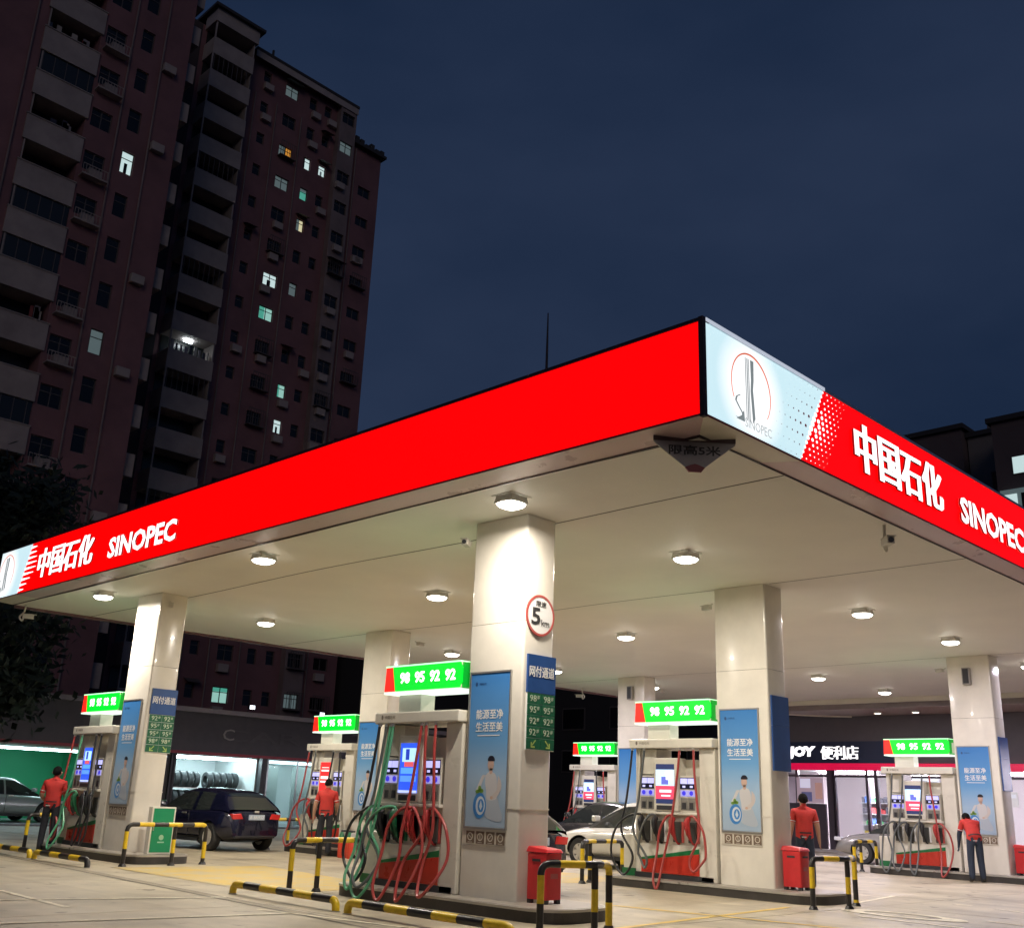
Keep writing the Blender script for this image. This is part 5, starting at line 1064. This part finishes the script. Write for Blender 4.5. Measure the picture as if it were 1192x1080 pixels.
# ------------------------------------------------------------------ row of workshops on the left, behind the pumps
SYF = 37.0
sh = thing('workshop_row', 'low dark row of lit tyre and car wash workshops behind the left pumps', 'building', (0, 0, 0))
shop_d = mat('shop_band', (0.075, 0.07, 0.08), 0.6, noise=0.15); shop_l = mat('shop_ledge', (0.30, 0.27, 0.29), 0.6); redl = mat('shop_red_line', (0.30, 0.03, 0.05), 0.5)
bays = [(9.0, 18.6, 'wash'), (18.9, 20.0, 'dark'), (20.2, 23.9, 'tyres'), (24.15, 28.2, 'office'), (28.4, 30.0, 'door'), (30.2, 40, 'dark')]
part('sign_band', MB().box(6, 40, SYF, SYF + .4, 2.65, 4.15), shop_d, sh); part('ledge', MB().box(6, 40, SYF - .15, SYF + .45, 4.15, 4.32), shop_l, sh); part('red_strip', MB().box(6, 40, SYF - .04, SYF - .002, 2.62, 2.72), redl, sh); part('roof', MB().box(6, 40, SYF + .4, SYF + 8, 4.0, 4.15), shop_d, sh)
part('back_wall', MB().box(6, 40, SYF + 7.9, SYF + 8, 0, 4.0), shop_d, sh); part('floor', MB().box(6, 40, SYF + .0, SYF + 7.9, -.05, .06), mat('shop_floor', (0.20, 0.21, 0.22), 0.4, noise=0.2), sh)
gw = mat('wash_green', (0.03, 0.36, 0.17), 0.55); ww = mat('shop_white', (0.66, 0.70, 0.70), 0.6)
for a, b, kind in bays:
    for x in (a - .12, b): part('pier', MB().box(x, x + .12, SYF, SYF + .3, .06, 2.62), dark_metal, sh)
    if kind in ('wash', 'tyres', 'office'):
        m = gw if kind == 'wash' else ww; dp = 6 if kind == 'wash' else 3.4
        part('room_back', MB().box(a, b, SYF + dp, SYF + dp + .05, .06, 2.62), m, sh); part('room_side', MB().box(a + .01, a + .06, SYF + .3, SYF + dp, .06, 2.62), m, sh); part('room_side', MB().box(b - .06, b - .01, SYF + .3, SYF + dp, .06, 2.62), m, sh); part('room_ceiling', MB().box(a, b, SYF + .3, SYF + dp, 2.58, 2.64), ww, sh)
        tb = part('tube_lamp', MB().box(a + .4, b - .4, SYF + dp * .45, SYF + dp * .45 + .12, 2.50, 2.56), emat('tube_white', (0.72, 0.95, 1.0), 55.0) if kind != 'wash' else emat('tube_wash', (0.72, 0.95, 1.0), 24.0), sh)
        if kind != 'wash':
            tb = part('tube_lamp', MB().box(a + .2, b - .2, SYF + .5, SYF + .6, 2.50, 2.56), emat('tube_white2', (0.72, 0.95, 1.0), 26.0), sh)
    elif kind == 'door': part('door', MB().box(a, b, SYF + .1, SYF + .15, .06, 2.5), mat('shop_door', (0.30, 0.28, 0.20), 0.5), sh)
    else: part('shutter', MB().box(a, b, SYF + .1, SYF + .15, .06, 2.6), mat('shop_shutter', (0.06, 0.055, 0.06), 0.6), sh)
for x in (24.2, 25.6, 27.0, 28.1): part('mullion', MB().box(x, x + .06, SYF + .05, SYF + .12, .06, 2.58), mat('alu', (0.6, 0.62, 0.62), 0.35, metal=.6), sh)
shop_glass = mat('shop_glass', (0.9, 0.95, 0.95), 0.03); sg = shop_glass.node_tree.nodes['Principled BSDF']; sg.inputs['Transmission Weight'].default_value = 0.97; sg.inputs['IOR'].default_value = 1.05
part('pane', MB().box(24.26, 25.6, SYF + .08, SYF + .086, .06, 2.58), shop_glass, sh); part('pane', MB().box(25.66, 27.0, SYF + .08, SYF + .086, .06, 2.58), shop_glass, sh)
cm = mat('office_curtain', (0.42, 0.48, 0.46), 0.8)
for a, b in ((24.9, 25.5), (26.2, 27.4)): part('curtain', MB().box(a, b, SYF + 1.2, SYF + 1.24, .1, 2.4), cm, sh)
b = MB(); add_text(b, 'CAR', (22.0, SYF - .002, 3.2), (1, 0, 0), (0, 0, 1), 3.6, .42, .02, 0.0); raw('band_lettering', b, mat('band_letter', (0.085, 0.08, 0.09), 0.5), sh)
b = MB(); add_text(b, 'C', (22.0, SYF - .022, 3.2), (1, 0, 0), (0, 0, 1), .5, .42, .02, 0.0); raw('band_lettering', b, mat('band_letter_c', (0.30, 0.28, 0.27), 0.5), sh)
for i, (x, lb) in enumerate(((19.4, 'left'), (22.95, 'middle'), (26.3, 'right'))):
    t = thing('wall_floodlight', 'small bright floodlight on the workshop roof ledge, %s of three' % lb, 'floodlight', (x, SYF - .15, 4.33), 0, 'floodlights on the workshop ledge')
    part('arm', MB().tube([(0, .1, 0), (0, .05, .12), (0, -.1, .16)], .015, 6), dark_metal, t); part('head', MB().box(-.12, .12, -.22, -.06, .10, .24), dark_metal, t); part('lens', MB().box(-.10, .10, -.232, -.22, .11, .23), emat('flood_white', (0.85, 0.92, 1.0), 9.0), t)
# tyre racks
for r, zz in enumerate((1.02, 1.72)):
    rk = thing('tyre_rack', 'steel tyre rack shelf in the workshop, %s one' % ('lower', 'upper')[r], 'rack', (20.5, SYF + 1.4, 0), 0, 'tyre racks'); part('rail', MB().box(0, 3.2, -.25, -.2, zz - .33, zz - .29), steel, rk); part('rail', MB().box(0, 3.2, .2, .25, zz - .33, zz - .29), steel, rk)
    for x in (0, 1.6, 3.2): part('upright', MB().box(x - .03, x + .03, -.24, .24, .06, zz - .29), steel, rk)
    for k in range(11):
        if k == 5: continue
        t = link('tyre', MB().ring((0, 0), .17, .31, -.10, .10, 'x', 24).mesh([mat('shop_tyre', (0.03, 0.033, 0.035), 0.6)], False, .025, 'tyre'), None, (20.68 + k * .285, SYF + 1.4, zz)); tag(t, 'black tyre on the %s workshop rack, number %s from the left' % (('lower', 'upper')[r], ['one', 'two', 'three', 'four', 'five', '', 'six', 'seven', 'eight', 'nine', 'ten'][k]), 'tyre', 'tyres on the workshop racks')
make_car('pale car parked inside the green car wash at the far left', 'sedan', carpaint('paint_pale', (0.36, 0.43, 0.41)), (14.9, SYF + 2.4, .06), rad(-78))
# ------------------------------------------------------------------ convenience store on the right
SXF = 39.0
stn = thing('convenience_store', 'brightly lit convenience store with dark fascia and red stripe on the right', 'building', (SXF, 0, 0))
sd = mat('store_fascia', (0.115, 0.10, 0.11), 0.55, noise=0.08); nav = mat('store_navy', (0.02, 0.03, 0.075), 0.4)
part('fascia', MB().box(0, .4, 2, 24.5, 3.26, 5.05), sd, stn); part('sign_panel', MB().box(-.06, -.002, 18.0, 23.2, 3.24, 4.05), nav, stn); part('red_stripe', MB().box(-.10, -.002, 2, 23.1, 2.98, 3.235), mat('store_red', (0.5, 0.01, 0.04), 0.35, emit=(0.9, 0.0, 0.08), es=.55), stn)
part('roof', MB().box(.4, 14, 2, 24.5, 4.9, 5.05), sd, stn); part('side_wall', MB().box(.0, 14, 24.5, 24.6, 0, 5.05), sd, stn); part('back_wall', MB().box(4.4, 4.5, 2, 24.5, .05, 3.3), mat('store_wall', (0.72, 0.66, 0.66), 0.6), stn); part('room_ceiling', MB().box(.3, 8, 2, 24.5, 3.0, 3.06), ww, stn); part('floor', MB().box(-.6, 8, 2, 24.5, -.05, .08), mat('store_floor', (0.45, 0.42, 0.40), 0.3), stn)
b = MB(); add_text(b, 'JOY', (-.061, 22.36, 3.38), (0, -1, 0), (0, 0, 1), 1.22, .50, .06, .075, .08); raw('sign_lettering', b, [white_led, nav], stn)
b = MB(); bold_text(b, '便利店', (-.061, 20.92, 3.38), (0, -1, 0), (0, 0, 1), 1.55, .50, .06, .0); raw('sign_lettering', b, [white_led, nav], stn)
mul = mat('store_frame', (0.06, 0.045, 0.06), 0.4)
for y, w in ((23.1, .35), (22.15, .12), (20.8, .30), (20.55, .10), (19.2, .10), (18.85, .12), (16.2, .12), (13.4, .12), (10.6, .12), (7.8, .12), (5.0, .12)): part('mullion', MB().box(-.02, .14, y - w, y, .08, 2.98), mul, stn)
part('transom', MB().box(-.015, .12, 2, 23.1, 2.72, 2.80), mul, stn)
part('lower_panel', MB().box(.0, .1, 20.9, 22.9, .08, 1.72), mul, stn)
po = part('window_poster', MB().box(-.03, .0, 20.95, 22.1, 1.74, 2.70), mat('poster_mauve', (0.42, 0.33, 0.36), 0.5, emit=(.35, .25, .32), es=.5), stn)
for (y0_, y1_, z0_, z1_, c) in ((21.5, 21.95, 2.3, 2.65, (.75, .72, .9)), (21.45, 21.9, 1.8, 2.15, (.10, .10, .22)), (21.0, 21.3, 1.9, 2.5, (.45, .25, .22))): part('poster_image', MB().box(-.034, -.029, y0_, y1_, z0_, z1_), emat('pi_%.2f%.2f' % c[:2], c, .6), stn).parent = po
part('cyan_light_strip', MB().box(-.12, -.03, 22.75, 23.0, .9, 2.75), emat('cyan_strip', (0.25, 0.85, 0.95), 1.2), stn)
part('pane', MB().box(.05, .056, 19.2, 20.45, .08, 2.72), shop_glass, stn); part('pane', MB().box(.05, .056, 2.2, 18.8, .08, 2.72), shop_glass, stn)
for y in (22, 19, 16, 13, 10, 7): part('tube_lamp', MB().box(1.6, 1.9, y - 2.2, y, 2.93, 2.99), emat('store_tube', (0.95, 0.86, 1.0), 220.0), stn)
# shelves and stock seen through the glass
stk = [mat('stock_%d' % i, c, .5) for i, c in enumerate(((.5, .08, .08), (.1, .2, .5), (.6, .5, .1), (.55, .55, .5), (.08, .3, .12), (.35, .15, .3), (.05, .05, .06)))]
def shelf(x, y0_, y1_, label, h=1.9):
    t = thing('shop_shelf', label, 'shelf', (SXF + x, y0_, .08), 0, 'stocked shelves in the store'); w = y1_ - y0_
    part('back', MB().box(.4, .43, 0, w, 0, h), ww, t)
    for q in range(5):
        z = .08 + q * (h - .25) / 4; part('board', MB().box(0, .4, 0, w, z, z + .03), ww, t); y = .05
        while y < w - .2: d = random.uniform(.12, .3); part('goods', MB().box(.05, .3, y, y + d - .02, z + .03, z + random.uniform(.15, .32)), random.choice(stk), t); y += d
shelf(2.2, 19.3, 20.7, 'stocked shelf behind the store door'); shelf(1.4, 11.0, 13.2, 'stocked shelf in the store window at the right picture edge', 2.1)
ct = thing('shop_counter', 'wooden counter with till inside the lit store window', 'counter', (SXF + 1.2, 16.0, .08)); part('body', MB().box(0, .6, 0, 2.9, 0, .95), mat('counter_wood', (0.55, 0.28, 0.16), 0.45), ct, False, .01); part('top', MB().box(-.04, .64, -.04, 2.94, .95, .99), ww, ct)
part('till', MB().box(.15, .45, 1.9, 2.4, .99, 1.35), ww, ct, False, .02); part('display_case', MB().box(.1, .5, .5, 1.5, .99, 1.45), mat('case_dark', (0.12, 0.08, 0.07), 0.3), ct, False, .02)
np_ = thing('price_notice', 'framed white notice board on the store wall behind glass', 'notice', (SXF + 2.4, 17.4, 1.75)); part('board', MB().box(0, .05, 0, 1.4, 0, 1.3), ww, np_); part('frame', MB().box(-.01, .0, -.05, 1.45, -.05, 0), mul, np_); part('sheet', MB().box(-.012, -.002, .3, 1.0, .3, .8), key_m, np_)
rs_ = random.Random(5)
for i in range(9):
    y = 20.4 - i * 1.1; t = thing('wall_placard', 'small coloured placard on the store back wall, %s from the door' % ['first', 'second', 'third', 'fourth', 'fifth', 'sixth', 'seventh', 'eighth', 'ninth'][i], 'placard', (SXF + 4.39, y, 1.6 + rs_.uniform(-.1, .3)), 0, 'placards on the store wall')
    hh = rs_.uniform(.5, .9); part('board', MB().box(-.03, 0, -.75, 0, 0, hh), rs_.choice(stk), t); part('band', MB().box(-.034, -.029, -.7, -.05, hh * .6, hh * .85), ww, t)
shelf(2.6, 17.2, 18.7, 'stocked shelf behind the counter in the lit store', 1.6)
# second canopy between the station and the store
c2 = thing('store_awning', 'grey brown flat awning with a curved end above the store front', 'awning', (36.2, 0, 4.99)); pts = [(0, 8), (2.78, 8), (2.78, 19.6), (2.0, 20.6), (1.0, 21.4), (0, 21.8)]
part('slab', MB().prism(pts, 0, .25, 'z'), mat('awning_grey', (0.34, 0.29, 0.28), 0.6, noise=.1), c2); part('edge', MB().tube([(p[0], p[1], .0) for p in pts[2:]], .05, 8), sof_c, c2)
for i, (x, y) in enumerate(((1.3, 17.83), (1.3, 16.4))):
    t = thing('awning_lamp', 'round lamp under the grey awning, %s' % ('left', 'right')[i], 'lamp', (36.2 + x, y, 4.97), 0, 'lamps under the awning'); part('ring', MB().ring((0, 0), .12, .16, -.05, .02, 'z', 20), house_m, t); part('lens', MB().cyl((0, 0), .12, -.04, 0, 'z', 20), lens_m, t)

# ------------------------------------------------------------------ tree on the left
leaf_m = mat('tree_leaf', (0.02, 0.034, 0.02), 0.7, noise=0.3, nscale=2); bark_m = mat('tree_bark', (0.06, 0.05, 0.04), 0.9, noise=0.3, nscale=4, bump=.5)
def tree(loc, h, rx, label, n=11000):
    t = thing('street_tree', label, 'tree', loc, 0, 'dark trees on the left'); tr = MB(); tr.tube(spline([(0, 0, 0), (.1, .05, h*.2), (-.05, .1, h*.42), (.1, 0, h*.62)], 4), [.26 - .012*k for k in range(13)], 10); part('trunk', tr, bark_m, t, True)
    cl = []
    for k in range(46):
        a = random.uniform(0, 6.28); r = rx * math.sqrt(random.random()); zz = h * random.uniform(.30, 1.0); sh_ = 1 - abs(zz / h - .6) * 1.15
        cl.append(Vector((r * math.cos(a) * max(.3, sh_), r * math.sin(a) * max(.3, sh_), zz)))
    br = MB()
    for c in cl[:16]: br.tube(spline([(0, 0, h*.35), (c.x*.5, c.y*.5, (h*.35 + c.z)/2 + .2), tuple(c)], 3), [.09, .08, .07, .06, .05, .035, .02], 6)
    part('limbs', br, bark_m, t, True); lf = MB()
    for k in range(n):
        c = random.choice(cl); d = Vector((random.gauss(0, 1), random.gauss(0, 1), random.gauss(0, .8))); p = c + d * .55; s = random.uniform(.10, .24); u = Vector((random.uniform(-1, 1), random.uniform(-1, 1), random.uniform(-1, 1))).normalized(); v = u.orthogonal().normalized()
        lf.add([p - u*s, p + v*s*.5, p + u*s, p - v*s*.5], [(0, 1, 2, 3)])
    me = bpy.data.meshes.new('crown'); me.from_pydata(lf.v, [], lf.f); me.materials.append(leaf_m); stuff(link('crown', me, t))
tree((11.2, 33.2, 0), 10.6, 2.9, 'large dark leafy tree behind the far left canopy end')
tree((7.0, 36.0, 0), 11.5, 3.4, 'dark tree at the left picture edge', 9000)
